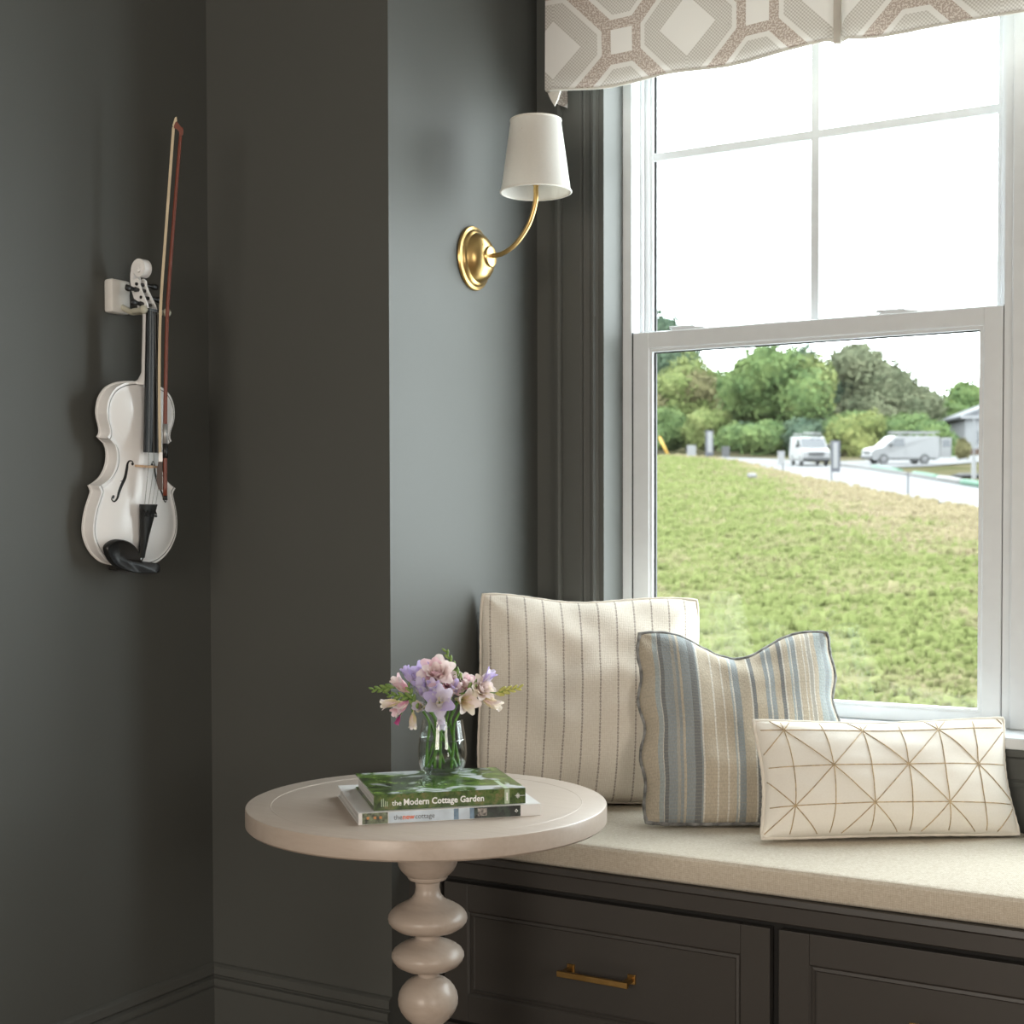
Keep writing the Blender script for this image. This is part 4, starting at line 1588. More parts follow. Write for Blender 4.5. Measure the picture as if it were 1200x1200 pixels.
secs = [(.349, .0175, .008, DN(.35) - .008), (.352, .0175, .010, DN(.35) - .008), (.358, .0165, .026, DN(.358) - .008), (.372, .0155, .037, DN(.372) - .008), (.40, .0148, DN(.40) - .0275, DN(.40) - .008), (.45, .0132, DN(.45) - .0255, DN(.45) - .008),
        (.478, .0124, DN(.478) - .0255, DN(.478) - .008), (.490, .0122, DN(.488) - .029, DN(.49) - .006)]
vs, fs = [], []
for s_ in secs:
    vs += sect(*s_)
for i in range(len(secs) - 1):
    for k in range(12):
        fs.append((i * 13 + k, i * 13 + k + 1, (i + 1) * 13 + k + 1, (i + 1) * 13 + k))
    fs.append((i * 13 + 12, i * 13, (i + 1) * 13, (i + 1) * 13 + 12))
fs += [tuple(range(13)), tuple((len(secs) - 1) * 13 + k for k in range(13))]
smooth_angle(mk('neck', vs, fs, 'violin_white', vio), 50)
# pegbox cheeks: side profile in (d,z), two cheeks + floor
HB_ = lambda d, z: (d - .011 * max(0, min(1, (z - .488) / .05)) ** 1.2, z - .006 * max(0, min(1, (z - .50) / .05)))
cheek = [(.030, .486), (.054, .488), (.052, .500), (.046, .515), (.040, .530), (.036, .542), (.0345, .552), (.028, .556), (.017, .552), (.0165, .540), (.018, .525), (.0215, .508), (.026, .495)]
cheek = [HB_(*q) for q in cheek]
pb = None
for s in (-1, 1):
    g = G()
    n_ = len(cheek)
    wz = lambda z: (.0122 - (z - .486) / .07 * .0035)
    vs = [V(s * wz(z), d, z) for d, z in cheek] + [V(s * (wz(z) - .0036), d, z) for d, z in cheek]
    fs = [tuple(range(n_)), tuple(range(n_, 2 * n_))[::-1]] + [((i + 1) % n_, i, n_ + i, n_ + (i + 1) % n_) for i in range(n_)]
    o = smooth_angle(mk('pegbox_cheek', vs, fs, 'violin_white', vio), 40)
g = G()
fl_ = [(.030, .486), (.026, .495), (.0215, .508), (.018, .525), (.0165, .540), (.017, .552), (.022, .552), (.0215, .540), (.023, .526), (.027, .509), (.032, .496), (.036, .487)]
fl_ = [HB_(*q) for q in fl_]
g.prism(fl_, lambda a, b, d: V(d, a, b), -.0088, .0088)
smooth_angle(g.mk('pegbox_floor', 'violin_white', vio), 40)
# scroll: spiral volutes
g = G()
pts, rad = [], []
cx, cz = .0195, .5665
for i in range(46):
    t_ = i / 45
    a = PI * 1.06 + t_ * -PI * 3.6
    rr = .0168 * (1 - .78 * t_)
    pts.append((cx + rr * math.cos(a) * 1.0, cz + rr * math.sin(a) * 1.0))
    rad.append((.0085 - .0015 * math.sin(t_ * PI)) + .0045 * t_)
tail = crom([(.016, .512), (.0085, .527), (.0035, .542), (.0018, .556), pts[0]], 4)[:-1]
tail = [(p.x, p.y) for p in tail]
nt = len(tail)
rad = [.0098 - .0013 * k / nt for k in range(nt)] + rad
pts = tail + pts
NP = len(pts)
vs, fs = [], []
for i, (d, z) in enumerate(pts):
    th_ = .0045 if i < nt else .0052 * (1 - .55 * (i - nt) / 45)
    p0, p1 = pts[max(0, i - 1)], pts[min(NP - 1, i + 1)]
    tx, tz = p1[0] - p0[0], p1[1] - p0[1]
    l_ = math.hypot(tx, tz)
    ox_, oz_ = -tz / l_ * th_, tx / l_ * th_
    hw_ = rad[i]
    vs += [V(-hw_, d + ox_, z + oz_), V(hw_, d + ox_, z + oz_), V(hw_, d - ox_, z - oz_), V(-hw_, d - ox_, z - oz_)]
for i in range(NP - 1):
    for k in range(4):
        fs.append((i * 4 + k, i * 4 + (k + 1) % 4, (i + 1) * 4 + (k + 1) % 4, (i + 1) * 4 + k))
fs += [(0, 1, 2, 3), tuple(4 * (NP - 1) + k for k in range(4))]
smooth_angle(mk('scroll', vs, fs, 'violin_white', vio), 50)
g = G().lathe([(.0042, -.0135), (.0045, -.012), (.0045, .012), (.0042, .0135)], seg=16, T=lambda p: V(p.z, cx + p.x, cz + p.y))
smooth_angle(g.mk('scroll_eye', 'violin_white', vio), 40)
# pegs
for (d, z, s) in ((.0395, .500, -1), (.033, .513, 1), (.0235, .527, -1), (.0185, .538, 1)):
    g = G().lathe([(.0030, -.0125), (.0036, .012), (.0046, .016), (.0048, .0185), (.0036, .020), (.0042, .025)], seg=12, T=lambda p, d=d, z=z, s=s: V(s * p.z, d + p.x, z + p.y))
    pg = smooth_angle(g.mk('peg', 'ebony', vio), 40)
    g = G().lathe([(.0005, -.012), (.006, -.0095), (.0092, -.004), (.0098, .002), (.0078, .008), (.0005, .011)], seg=16, T=lambda p, d=d, z=z, s=s: V(s * (.033 + p.z * .9), d + p.x * .42, z + p.y * .62))
    smooth_angle(g.mk('peg_head', 'ebony', pg), 50)
# fingerboard, nut
vs, fs = [], []
n_ = 8
for (z, w_, th_) in ((.488, .0122, .0065), (.36, .0165, .0065), (.30, .0185, .0065), (.222, .0213, .0065)):
    for k in range(n_ + 1):
        u = -1 + 2 * k / n_
        vs.append(V(w_ * u, DN(z) - .0026 * u * u * (w_ / .02), z))
    vs += [V(w_, DN(z) - .0026 - th_ * .6, z), V(-w_, DN(z) - .0026 - th_ * .6, z)]
m_n = n_ + 3
for i in range(3):
    for k in range(m_n):
        k2 = (k + 1) % m_n
        fs.append((i * m_n + k, i * m_n + k2, (i + 1) * m_n + k2, (i + 1) * m_n + k))
fs += [tuple(range(m_n)), tuple(3 * m_n + k for k in range(m_n))]
smooth_angle(mk('fingerboard', vs, fs, 'ebony', vio), 30)
G().box(-.0122, .0122, DN(.488) - .008, DN(.488) + .0016, .4875, .4925, T=lambda p: V(p.x, p.y, p.z)).mk('nut', 'ebony', vio)
# bridge
zb, db = .195, .0520
bp = [(-.0205, 0), (-.0125, 0), (-.0115, .004), (-.006, .009), (-.004, .006), (.004, .006), (.006, .009), (.0115, .004), (.0125, 0), (.0205, 0), (.0205, .0035), (.0165, .009), (.0155, .016), (.0185, .021), (.0195, .026),
      (.012, .0305), (0, .0325), (-.012, .0315), (-.0195, .028), (-.0185, .022), (-.0155, .016), (-.0165, .009), (-.0205, .0035)]
g = G().prism(bp, lambda a, b, d: V(a, db + b - .0026 * (abs(a) / .02) ** 2 * (1 if b < .001 else 0) - .0018, d), zb - .0018, zb + .0022)
fixn(g.mk('bridge', 'bridge_maple', vio))
# tailpiece
tpz = [(.020, .0070), (.034, .0078), (.060, .0105), (.085, .0145), (.110, .0190), (.1235, .0212)]
dt = lambda z: .0560 + (z - .020) / .1045 * .0130
vs, fs = [], []
for z, w_ in tpz:
    for k in range(9):
        u = -1 + 2 * k / 8
        vs.append(V(w_ * u, dt(z) + .0035 * (1 - u * u), z))
    vs += [V(w_, dt(z) - .003, z), V(-w_, dt(z) - .003, z)]
for i in range(len(tpz) - 1):
    for k in range(11):
        fs.append((i * 11 + k, i * 11 + (k + 1) % 11, (i + 1) * 11 + (k + 1) % 11, (i + 1) * 11 + k))
fs += [tuple(range(11)), tuple((len(tpz) - 1) * 11 + k for k in range(11))]
tlp = smooth_angle(mk('tailpiece', vs, fs, 'ebony', vio), 40)
for k in range(4):
    x = -.0135 + .009 * k
    g = G().tube([V(x, dt(.113) + .002, .113), V(x, dt(.107) + .0085, .105)], .0014, 8)
    g.lathe([(.0012, 0), (.0030, .001), (.0030, .004), (.0012, .005)], seg=12, T=lambda p, x=x: V(x + p.x, dt(.105) + .0075 + p.y * .5, .104 - p.z))
    g.mk('fine_tuner', 'screw_dark', tlp)
G().tube([V(-.004, dt(.022), .022), V(-.004, .046, .006), V(0, .030, -.003), V(.004, .046, .006), V(.004, dt(.022), .022)], .0012, 6).mk('tail_gut', 'ebony', vio, True)
G().lathe([(.0035, -.012), (.0035, 0.0), (.0055, .001), (.0055, .0035), (.003, .005)], seg=14, T=lambda p: V(p.x, .019 + p.y, -.001 - p.z)).mk('end_button', 'ebony', vio)
# strings
for k in range(4):
    u = -1 + 2 * k / 3
    xn, xb, xt = .0082 * u, .0168 * u, .0135 * u
    dbr = db + .0318 - .0035 * u * u - .0005 * (k - 1.5)
    G().tube([V(xn * .8, .046, .503), V(xn, DN(.489) + .0012, .490), V(xb, dbr, zb), V(xt, dt(.1235) + .003, .1225)], .00045 if k > 1 else .0006, 5).mk('string', 'string_steel', vio)
# chin rest: cupped plate over the lower left bout with a bar across the tailpiece end
cr_o = [(-.017, .030), (-.024, .041), (-.037, .051), (-.054, .056), (-.072, .054), (-.086, .046), (-.088, .036), (-.078, .018), (-.062, .005), (-.042, -.003), (-.015, -.008), (.014, -.009), (.033, -.008), (.036, .000), (.032, .009),
        (.014, .011), (-.006, .012), (-.014, .018)]
co_ = [(p.x, p.y) for p in crom(cr_o + [cr_o[0]], 4)][:-1]
nc = len(co_)
ccx, ccz = -.048, .020
vs, fs = [], []
LV = [(1.0, .044), (1.0, .0530), (.94, .0560), (.80, .0535), (.55, .0500), (.25, .0490)]
for (s_, d) in LV:
    for (x, z) in co_:
        tx, tz = ccx + (x - ccx) * s_, ccz + (z - ccz) * s_
        dd = d + (.011 if x > -.012 else .011 * max(0, 1 - (-.012 - x) / .05)) * (1 if s_ > .3 else .6) + .004
        vs.append(V(tx, dd, tz))
for i in range(len(LV) - 1):
    for k in range(nc):
        k2 = (k + 1) % nc
        fs.append((i * nc + k, i * nc + k2, (i + 1) * nc + k2, (i + 1) * nc + k))
fs.append(tuple((len(LV) - 1) * nc + k for k in range(nc)))
fs.append(tuple(range(nc)))
chn = smooth_angle(mk('chin_rest', vs, fs, 'ebony', vio), 60)
for x in (-.030, -.012):
    G().tube([V(x, .050, -.006), V(x, .001, -.007), V(x, -.002, -.002), V(x, -.002, .012)], .0016, 8).mk('clamp', 'screw_dark', chn, True)

# ------------------------------------------------------------------ wall hanger for the violin
HB = on(137, 348, 0, XL + .012)
hg = thing('violin_hanger', 'white block wall hanger with cream rubber yoke holding the violin neck', 'wall hanger', (XL, HB.y, HB.z - .03))
g = G().box(XL, XL + .024, HB.y - .024, HB.y + .026, HB.z - .033, HB.z + .033, bev=.006)
blk = smooth_angle(g.mk('mounting_block', 'hanger_white', hg), 40)
for dy, dz in ((.014, .022), (.014, -.023)):
    g = G().lathe([(.0036, -.001), (.0036, .0015), (.0005, .002)], seg=14, T=lambda p, dy=dy, dz=dz: Vector((XL + .024 + p.z, HB.y + dy + p.x, HB.z + dz + p.y)))
    g.mk('screw', 'screw_dark', blk)
root = Vector((XL + .018, HB.y + .004, HB.z - .018))
nk = V(0, DN(.488) - .032, .487)
pathA = crom([root, (root + nk) / 2 + Vector((0, 0, -.006)), nk - vN * .004], 6)
G().tube(pathA, .0058, 10).mk('arm', 'hanger_rubber', hg, True)
for s in (-1, 1):
    e = V(s * .0195, DN(.488) - .034, .486)
    tip = V(s * .0205 + (.004 if s > 0 else 0), DN(.488) + (.010 if s > 0 else -.004), .489)
    if s > 0:
        tip = V(.030, DN(.488) + .004, .489)
    p_ = crom([nk - vU * .001, (nk + e) / 2 - vU * .001, e, (e + tip) / 2, tip], 6)
    pg = G().tube(p_, .0052, 10).mk('prong', 'hanger_rubber', hg, True)
    g = G().lathe([(.0005, -.0085), (.0055, -.0065), (.0085, 0), (.0055, .0065), (.0005, .0085)], tip, 16)
    g.mk('ball_tip', 'hanger_rubber', pg, True)

# ------------------------------------------------------------------ bow
tip3 = V(.030, DN(.488) + .004, .489)
bow_d = -((CM.transposed() @ (tip3 - CAM)).z) - .014


def bp_(x, y, dd=0.0):
    return at(x, y, bow_d + dd)


bow = thing('violin_bow', 'reddish brown violin bow with pale hair hung beside the violin', 'bow', bp_(193, 586))
stick = crom([bp_(213, 151), bp_(211.5, 160), bp_(203.5, 260), bp_(196.5, 360), bp_(194.2, 450), bp_(193.6, 498), bp_(193.5, 582)], 8)
G().tube(stick, [.0030 + .0012 * i / len(stick) for i in range(len(stick))], 10).mk('stick', 'bow_wood', bow, True)
# head: swan-neck to the hair, ivory tip
hp = [(214.5, 158), (215.0, 152), (211.0, 147.5), (207.5, 142.5), (207.0, 137.5), (205.3, 138.0), (203.2, 146.5), (204.0, 150.0), (207.5, 151.5), (210.0, 155.0), (210.5, 160.0)]
fixn(G().prism(hp, lambda a, b, d: bp_(a, b, d), -.0035, .0035).mk('head', 'bow_wood', bow))
fixn(G().prism([(207.6, 142.0), (207.0, 136.8), (205.0, 137.6), (202.2, 147.0), (203.2, 150.5), (204.0, 147.0), (205.6, 143.0)], lambda a, b, d: bp_(a, b, d), -.0040, .0040).mk('tip_plate', 'bow_hair', bow))
hair = crom([bp_(203.4, 149), bp_(195.6, 255), bp_(188.3, 360), bp_(186.6, 450), bp_(187.6, 532)], 8)
g = G()
n_ = len(hair)
cdir = ray(195, 360).normalized()
rdir = cdir.cross(Vector((0, 0, 1))).normalized()
vs = []
for p in hair:
    vs += [p - rdir * .0026 - cdir * .0008, p + rdir * .0026 - cdir * .0008, p + rdir * .0026 + cdir * .0008, p - rdir * .0026 + cdir * .0008]
fs = []
for i in range(n_ - 1):
    for k in range(4):
        fs.append((i * 4 + k, i * 4 + (k + 1) % 4, (i + 1) * 4 + (k + 1) % 4, (i + 1) * 4 + k))
fixn(g.add(vs, fs).mk('hair', 'bow_hair', bow))
G().tube([bp_(193.6, 497), bp_(193.6, 520)], .0047, 12).mk('silver_winding', 'bow_silver', bow, True)
G().tube([bp_(193.6, 520), bp_(193.5, 537)], .0052, 12).mk('leather_grip', 'ebony', bow, True)
fixn(G().prism([(190.2, 540), (190.5, 574), (186.0, 574), (183.5, 566), (184.2, 548), (186.0, 540)], lambda a, b, d: bp_(a, b, d), -.0055, .0055).mk('frog', 'frog_wood', bow))
fixn(G().prism([(186.6, 530), (190.5, 530), (190.5, 541), (185.8, 541)], lambda a, b, d: bp_(a, b, d), -.0058, .0058).mk('ferrule', 'bow_silver', bow))
G().tube([bp_(193.5, 581), bp_(193.5, 586)], .0046, 12).mk('screw_button', 'ebony', bow, True)

# ------------------------------------------------------------------ outdoors: bank, road, verge
# plateau plane through three points (distances from the size of the vans)
A_, B_, L_ = at(1148, 597, 40), at(940, 546, 86), at(1056, 544, 90)
pn = (B_ - A_).cross(L_ - A_).normalized()


def road(x, y):
    r = ray(x, y)
    return CAM + r * ((A_ - CAM).dot(pn) / r.dot(pn))


def gz(X, Y):
    return A_.z - (pn.x * (X - A_.x) + pn.y * (Y - A_.y)) / pn.z


edge_px = [(420, 533), (600, 533), (690, 533.5), (765, 534), (800, 535), (850, 539), (885, 546), (920, 554.5), (985, 567.5), (1060, 581.5), (1148, 597.5), (1220, 611), (1290, 625)]
edge = [road(x, y) for x, y in edge_px]
edge += [edge[-1] + (edge[-1] - edge[-2]) * k for k in (1, 2.2)]
edge = [Vector(e) for e in crom(edge, 6)]
vs, dry, fs = [], [], []
NB = 60
for e in edge:
    d = Vector((e.x, e.y, 0))
    L = d.length
    dn = d / L
    foot = dn * 11.5
    fz = -.40
    for j in range(NB + 1):
        t_ = j / NB
        tt = t_ ** 1.7
        p = foot + (Vector((e.x, e.y, 0)) - foot) * tt
        z = fz + (e.z - fz) * (tt + .06 * math.sin(PI * tt))
        q = Vector((p.x * .35, p.y * .35, 0))
        z += .16 * noise.noise(q) * math.sin(PI * min(1, tt * 1.1 + .02)) + .05 * noise.noise(q * 4) * (1 - tt)
        if j >= NB - 3:
            z += .10 * noise.noise(Vector((p.x * .6, p.y * .6, 5)))
        vs.append(Vector((p.x, p.y, z)))
        fr_ = max(0, min(1, (e.x + 40) / 24))
        dry.append(fr_ * max(0.0, (tt - .34) / .66) ** .9 + (1 - fr_) * .8 * max(0.0, (tt - .82) / .18))
n_ = NB + 1
for i in range(len(edge) - 1):
    for j in range(NB):
        fs.append((i * n_ + j, i * n_ + j + 1, (i + 1) * n_ + j + 1, (i + 1) * n_ + j))
hill = mk('hillside', vs, fs, 'hill_grass', None, True)
a_ = hill.data.attributes.new('dry', 'FLOAT', 'POINT')
a_.data.foreach_set('value', dry)
tag(hill, 'green grassy bank with dry straw patches outside the window', None, None, 'structure')
# grass tufts on the bank (uncountable)
rng = random.Random(3)
g = G()
tv, tf, tdry = [], [], []
ne = len(edge)
for q in range(20000):
    i = rng.randrange(ne - 1)
    tt_ = rng.random() ** .8
    j = min(NB - 1, int(tt_ * NB))
    a, b = rng.random(), rng.random()
    v0, v1, v2, v3 = (vs[i * (NB + 1) + j], vs[i * (NB + 1) + j + 1], vs[(i + 1) * (NB + 1) + j], vs[(i + 1) * (NB + 1) + j + 1])
    p = (v0 * (1 - a) + v1 * a) * (1 - b) + (v2 * (1 - a) + v3 * a) * b
    dr = dry[i * (NB + 1) + j]
    D_ = math.hypot(p.x, p.y)
    h_ = rng.uniform(.02, .07) * (1 + D_ / 60) * (1.5 if rng.random() < .06 else 1)
    w_ = h_ * rng.uniform(.5, 1.1)
    for c_ in range(2):
        an = rng.uniform(0, PI)
        dx, dy = math.cos(an) * w_, math.sin(an) * w_
        lx_, ly_ = rng.uniform(-.4, .4) * h_, rng.uniform(-.4, .4) * h_
        k_ = len(tv)
        tv += [p + Vector((-dx, -dy, -.02)), p + Vector((dx, dy, -.02)), p + Vector((dx * .7 + lx_, dy * .7 + ly_, h_)), p + Vector((-dx * .5 + lx_, -dy * .5 + ly_, h_ * .8))]
        tf.append((k_, k_ + 1, k_ + 2, k_ + 3))
        tdry += [max(0, dr + rng.uniform(-.15, .2))] * 4
gt = mk('grass_tufts', tv, tf, 'tuft_grass', hill)
a_ = gt.data.attributes.new('dry', 'FLOAT', 'POINT')
a_.data.foreach_set('value', tdry)
gt['kind'] = 'stuff'
# flat ground between house and bank
vs, fs = [], []
nn_ = len(edge)
for e in edge:
    d = Vector((e.x, e.y, 0)).normalized()
    vs += [d * 11.6 + Vector((0, 0, -.40)), d * 3.6 + Vector((0, 0, -.55))]
for i in range(nn_ - 1):
    fs.append((2 * i, 2 * i + 1, 2 * i + 3, 2 * i + 2))
gg = mk('ground_near_house', vs, fs, 'hill_grass')
tag(gg, 'grass at the foot of the bank', None, None, 'structure')
# plateau behind the bank edge
vs, fs = [], []
for e in edge:
    d = Vector((e.x, e.y, 0)).normalized()
    for k in (0, 25, 60, 110, 190):
        p = Vector((e.x, e.y, 0)) + d * k
        vs.append(Vector((p.x, p.y, gz(p.x, p.y) - .04)))
for i in range(nn_ - 1):
    for k in range(4):
        fs.append((i * 5 + k, i * 5 + k + 1, (i + 1) * 5 + k + 1, (i + 1) * 5 + k))
pl = mk('upper_ground', vs, fs, 'verge_grass')
tag(pl, 'yellowish grass beyond the road on top of the bank', None, None, 'structure')
near = [(856, 539.3), (885, 546.3), (920, 554.8), (985, 567.8), (1060, 581.8), (1148, 597.8), (1220, 611), (1290, 625)]
far = [(840, 535.6), (880, 537.0), (925, 539.2), (965, 544), (1010, 549.5), (1060, 557.0), (1148, 571.5), (1220, 583), (1290, 595)]
UPV = Vector((0, 0, .02))
nr = crom([road(x, y) + UPV for x, y in near], 5)
frr = crom([road(x, y) + UPV for x, y in far], 5)
poly = nr + frr[::-1]
rd_ = mk('road', poly, [tuple(range(len(poly)))], 'road_concrete')
fixn(rd_)
tag(rd_, 'pale concrete road running along the top of the bank', None, None, 'structure')
g = G()
g.tube([road(x, y) + Vector((0, 0, .05)) for x, y in ((985, 546.5), (1010, 549.2), (1060, 556.7), (1148, 571.2), (1220, 582.7))], .12, 6)
struct('kerb', g, 'kerb_concrete', 'low pale kerb on the far side of the road')
drv = [road(x, y) + Vector((0, 0, .03)) for x, y in ((985, 546), (1012, 549), (1090, 546.5), (1148, 541.5), (1260, 530), (1260, 527), (1148, 533.5), (1060, 538.5), (985, 541))]
dv = mk('driveway', drv, [tuple(range(len(drv)))], 'road_concrete')
fixn(dv)
tag(dv, 'pale driveway under the parked van', None, None, 'structure')

# ------------------------------------------------------------------ vans


def van(label, px, py, head, length, scale, rack, open_door):
    """px,py: pixel of the ground point under the van's middle; head: angle of its nose in the ground plane"""
    P = road(px, py) + Vector((0, 0, .02))
    th = thing('cargo_van', label, 'van', P)
    c, s = math.cos(head), math.sin(head)
    sl = Vector((c, s, 0))
    upn = pn if pn.z > 0 else -pn
    xf = (sl - upn * sl.dot(upn)).normalized()
    yl = upn.cross(xf)

    def T(x, y, z):
        return P + (xf * x + yl * y + upn * z) * scale
    L = length
    # side profile (x forward)
    prof = [(-L / 2, .45), (-L / 2 - .03, .9), (-L / 2, 1.9), (-L / 2 + .12, 2.02), (.55, 2.05), (.85, 1.98), (1.62, 1.28), (L / 2 - .25, 1.12), (L / 2 - .04, .98), (L / 2, .62), (L / 2 - .05, .38), (L / 2 - .3, .30), (-L / 2 + .2, .30)]
    n = len(prof)
    W = .98
    vs, fs = [], []
    lay = [(-W, .0, .985), (-W * .985, .02, 1.0), (W * .985, .02, 1.0), (W, .0, .985)]
    for (y, q, k) in lay:
        for (x, z) in prof:
            nar = 1 - .10 * max(0, (z - 1.1) / .95)
            vs.append(T(x * (k if abs(x) > 1.5 else 1), y * nar, .3 + (z - .3) * k))
    for j in range(3):
        for i in range(n):
            i2 = (i + 1) % n
            fs.append((j * n + i, j * n + i2, (j + 1) * n + i2, (j + 1) * n + i))
    fs += [tuple(range(n))[::-1], tuple(3 * n + i for i in range(n))]
    fixn(mk('body', vs, fs, 'van_white', th))
    # windscreen
    quad = lambda nm, pts, m, par=th: fixn(mk(nm, [T(*p) for p in pts], [tuple(range(len(pts)))], m, par))
    quad('windscreen', [(.93, -.80, 1.93), (.93, .80, 1.93), (1.58, .86, 1.34), (1.58, -.86, 1.34)], 'van_glass')
    for sgn in (-1, 1):
        y = lambda z: sgn * (W * (1 - .10 * max(0, (z - 1.1) / .95)) + .012)
        quad('side_window', [(.10, y(1.30), 1.30), (1.25, y(1.30), 1.30), (.80, y(1.86), 1.86), (.12, y(1.86), 1.86)], 'van_glass')
        quad('door_line', [(-.02, y(.5), .5), (.02, y(.5), .5), (.02, y(1.95), 1.95), (-.02, y(1.95), 1.95)], 'van_alloy')
        quad('sill_strip', [(-L / 2 + .3, y(.42), .34), (L / 2 - .5, y(.42), .34), (L / 2 - .5, y(.5), .46), (-L / 2 + .3, y(.5), .46)], 'van_dark')
        G().box(1.08, 1.22, min(sgn * 1.0, sgn * 1.24), max(sgn * 1.0, sgn * 1.24), 1.28, 1.55, T=lambda p: T(p.x, p.y, p.z), bev=.03).mk('mirror', 'van_dark', th)
        quad('headlight', [(L / 2 - .10, sgn * .95, .80), (L / 2 + .01, sgn * .60, .80), (L / 2 - .02, sgn * .60, 1.0), (L / 2 - .14, sgn * .95, 1.0)], 'van_alloy')
        for x in (L / 2 - .95, -L / 2 + 1.15):
            g = G().lathe([(.20, -.10), (.36, -.11), (.37, -.06), (.37, .08), (.34, .11), (.20, .10)], seg=24, T=lambda p, x=x, sgn=sgn: T(x + p.x, sgn * (.90 + p.z), .37 + p.y))
            wh = smooth_angle(g.mk('wheel', 'van_dark', th), 40)
            g = G().lathe([(.23, .085), (.22, .108), (.10, .10), (.07, .115), (.01, .115)], seg=20, T=lambda p, x=x, sgn=sgn: T(x + p.x, sgn * (.90 + p.z), .37 + p.y))
            smooth_angle(g.mk('hubcap', 'van_alloy', wh), 40)
    G().box(L / 2 - .02, L / 2 + .04, -.56, .56, .72, 1.0, T=lambda p: T(p.x, p.y, p.z), bev=.02).mk('grille', 'van_dark', th)
    G().box(L / 2 - .25, L / 2 + .10, -.97, .97, .36, .60, T=lambda p: T(p.x, p.y, p.z), bev=.05).mk('bumper', 'van_dark', th)
    if rack:
        g = G()
        for y in (-.72, .72):
            g.box(-L / 2 + .3, .7, y - .03, y + .03, 2.22, 2.28, T=lambda p: T(p.x, p.y, p.z))
        for x in (-L / 2 + .4, -1.0, .4):
            g.box(x - .03, x + .03, -.75, .75, 2.20, 2.25, T=lambda p: T(p.x, p.y, p.z))
            for y in (-.72, .72):
                g.box(x - .03, x + .03, y - .03, y + .03, 2.0, 2.22, T=lambda p: T(p.x, p.y, p.z))
        g.mk('roof_rack', 'van_white', th)
        g = G()
        for y in (.10, .55):
            g.box(-L / 2 - .1, 1.0, y - .03, y + .03, 2.28, 2.37, T=lambda p: T(p.x, p.y, p.z))
        for k in range(12):
            x = -L / 2 + .1 + k * (L / 2 + .8) / 12
            g.box(x, x + .04, .10, .55, 2.30, 2.34, T=lambda p: T(p.x, p.y, p.z))
        g.mk('ladder', 'van_white', th)
    if open_door:
        sgn = open_door
        G().box(-L / 2 - .86, -L / 2 - .02, min(sgn * .95, sgn * 1.0), max(sgn * .95, sgn * 1.0), .5, 1.92, T=lambda p: T(p.x, p.y, p.z), bev=.02).mk('rear_door', 'van_white', th)
        for yy in (.945, 1.005):
            quad('door_window', [(-L / 2 - .76, sgn * yy, 1.25), (-L / 2 - .18, sgn * yy, 1.25), (-L / 2 - .18, sgn * yy, 1.75), (-L / 2 - .70, sgn * yy, 1.75)], 'van_glass')
    return th


vw = CM @ Vector((1, 0, 0))       # image right, horizontal
vf = CM @ Vector((0, 0, -1))      # away
right_ang = math.atan2(vw.y, vw.x)
van('white cargo van with roof ladder rack driving along the road', 948, 545.5, right_ang + R(-90), 5.0, .84, True, 0)
van('white cargo van with open rear door parked on the driveway', 1055, 544.0, right_ang + R(187), 5.2, .86, True, 1)

# ------------------------------------------------------------------ signs and posts along the road


def panel(name, label, cat, x0, x1, y0, y1, gx, gy, mat, post=None, inner=None, thick=.05, dist=None):
    """sign board whose picture rectangle is x0..x1,y0..y1, standing at ground pixel gx,gy"""
    gp = road(gx, gy)
    d = (CM.transposed() @ (gp - CAM)).z * -1
    th = thing(name, label, cat, gp)
    g = G().prism([(x0, y0), (x1, y0), (x1, y1), (x0, y1)], lambda a, b, k: at(a, b, d) + vf * k, -thick / 2, thick / 2)
    bd = fixn(g.mk('board', mat, th))
    if inner:
        i0, i1, j0, j1, m = inner
        fixn(G().prism([(i0, j0), (i1, j0), (i1, j1), (i0, j1)], lambda a, b, k: at(a, b, d) + vf * k, -thick / 2 - .02, -thick / 2 + .002).mk('printed_panel', m, bd))
    if post:
        pxs, m = post
        for x in pxs:
            top = at(x, (y0 + y1) / 2, d) + vf * .05
            G().tube([gp + (at(x, gy, d) - at(gx, gy, d)) - Vector((0, 0, .15)), top], .035, 8).mk('post', m, th)
    return th


panel('yard_sign', 'small white sign board in front of the yellow-green shrub', 'sign', 805, 815.5, 521.8, 534.0, 810, 537, 'sign_white', ((810,), 'sign_post'))
panel('banner_sign', 'tall navy banner sign between a white and a black sign', 'sign', 826.6, 835.8, 504.5, 534.4, 829, 538.5, 'sign_navy', ((827.5,), 'sign_post'), (829.0, 834.4, 506, 530, 'sign_white'))
panel('yard_sign', 'small black sign board on a thin post', 'sign', 846, 855, 523, 535.5, 850, 540, 'sign_black', ((850.5,), 'sign_post'))
panel('yard_sign', 'white sign board on a dark post beside the driving van', 'sign', 911.5, 919.5, 528.7, 543.5, 917.5, 555, 'sign_white', ((917.6,), 'sign_post'))
panel('banner_sign', 'tall navy banner sign standing in front of the driving van', 'sign', 973.5, 984.5, 516.5, 553, 974.5, 566, 'sign_navy', ((974.6,), 'sign_post'), (976.3, 981.5, 518.5, 548.5, 'sign_white'))
P = road(1064, 580.5)
pt = G().tube([P - Vector((0, 0, .2)), P + Vector((0, 0, .78))], .032, 8).mk('marker_post', 'sign_post', None, base=P)
tag(pt, 'thin dark marker post at the near edge of the road', 'post')
panel('white_board', 'upright white plank standing behind the parked van', 'board', 1103.5, 1109, 505, 527.5, 1106, 528.5, 'sign_white', thick=.2)
panel('marker_board', 'white post with pale blue top by the dark mulch bed', 'post', 1138.8, 1143.5, 534, 561.5, 1141, 562, 'sign_white', thick=.12)
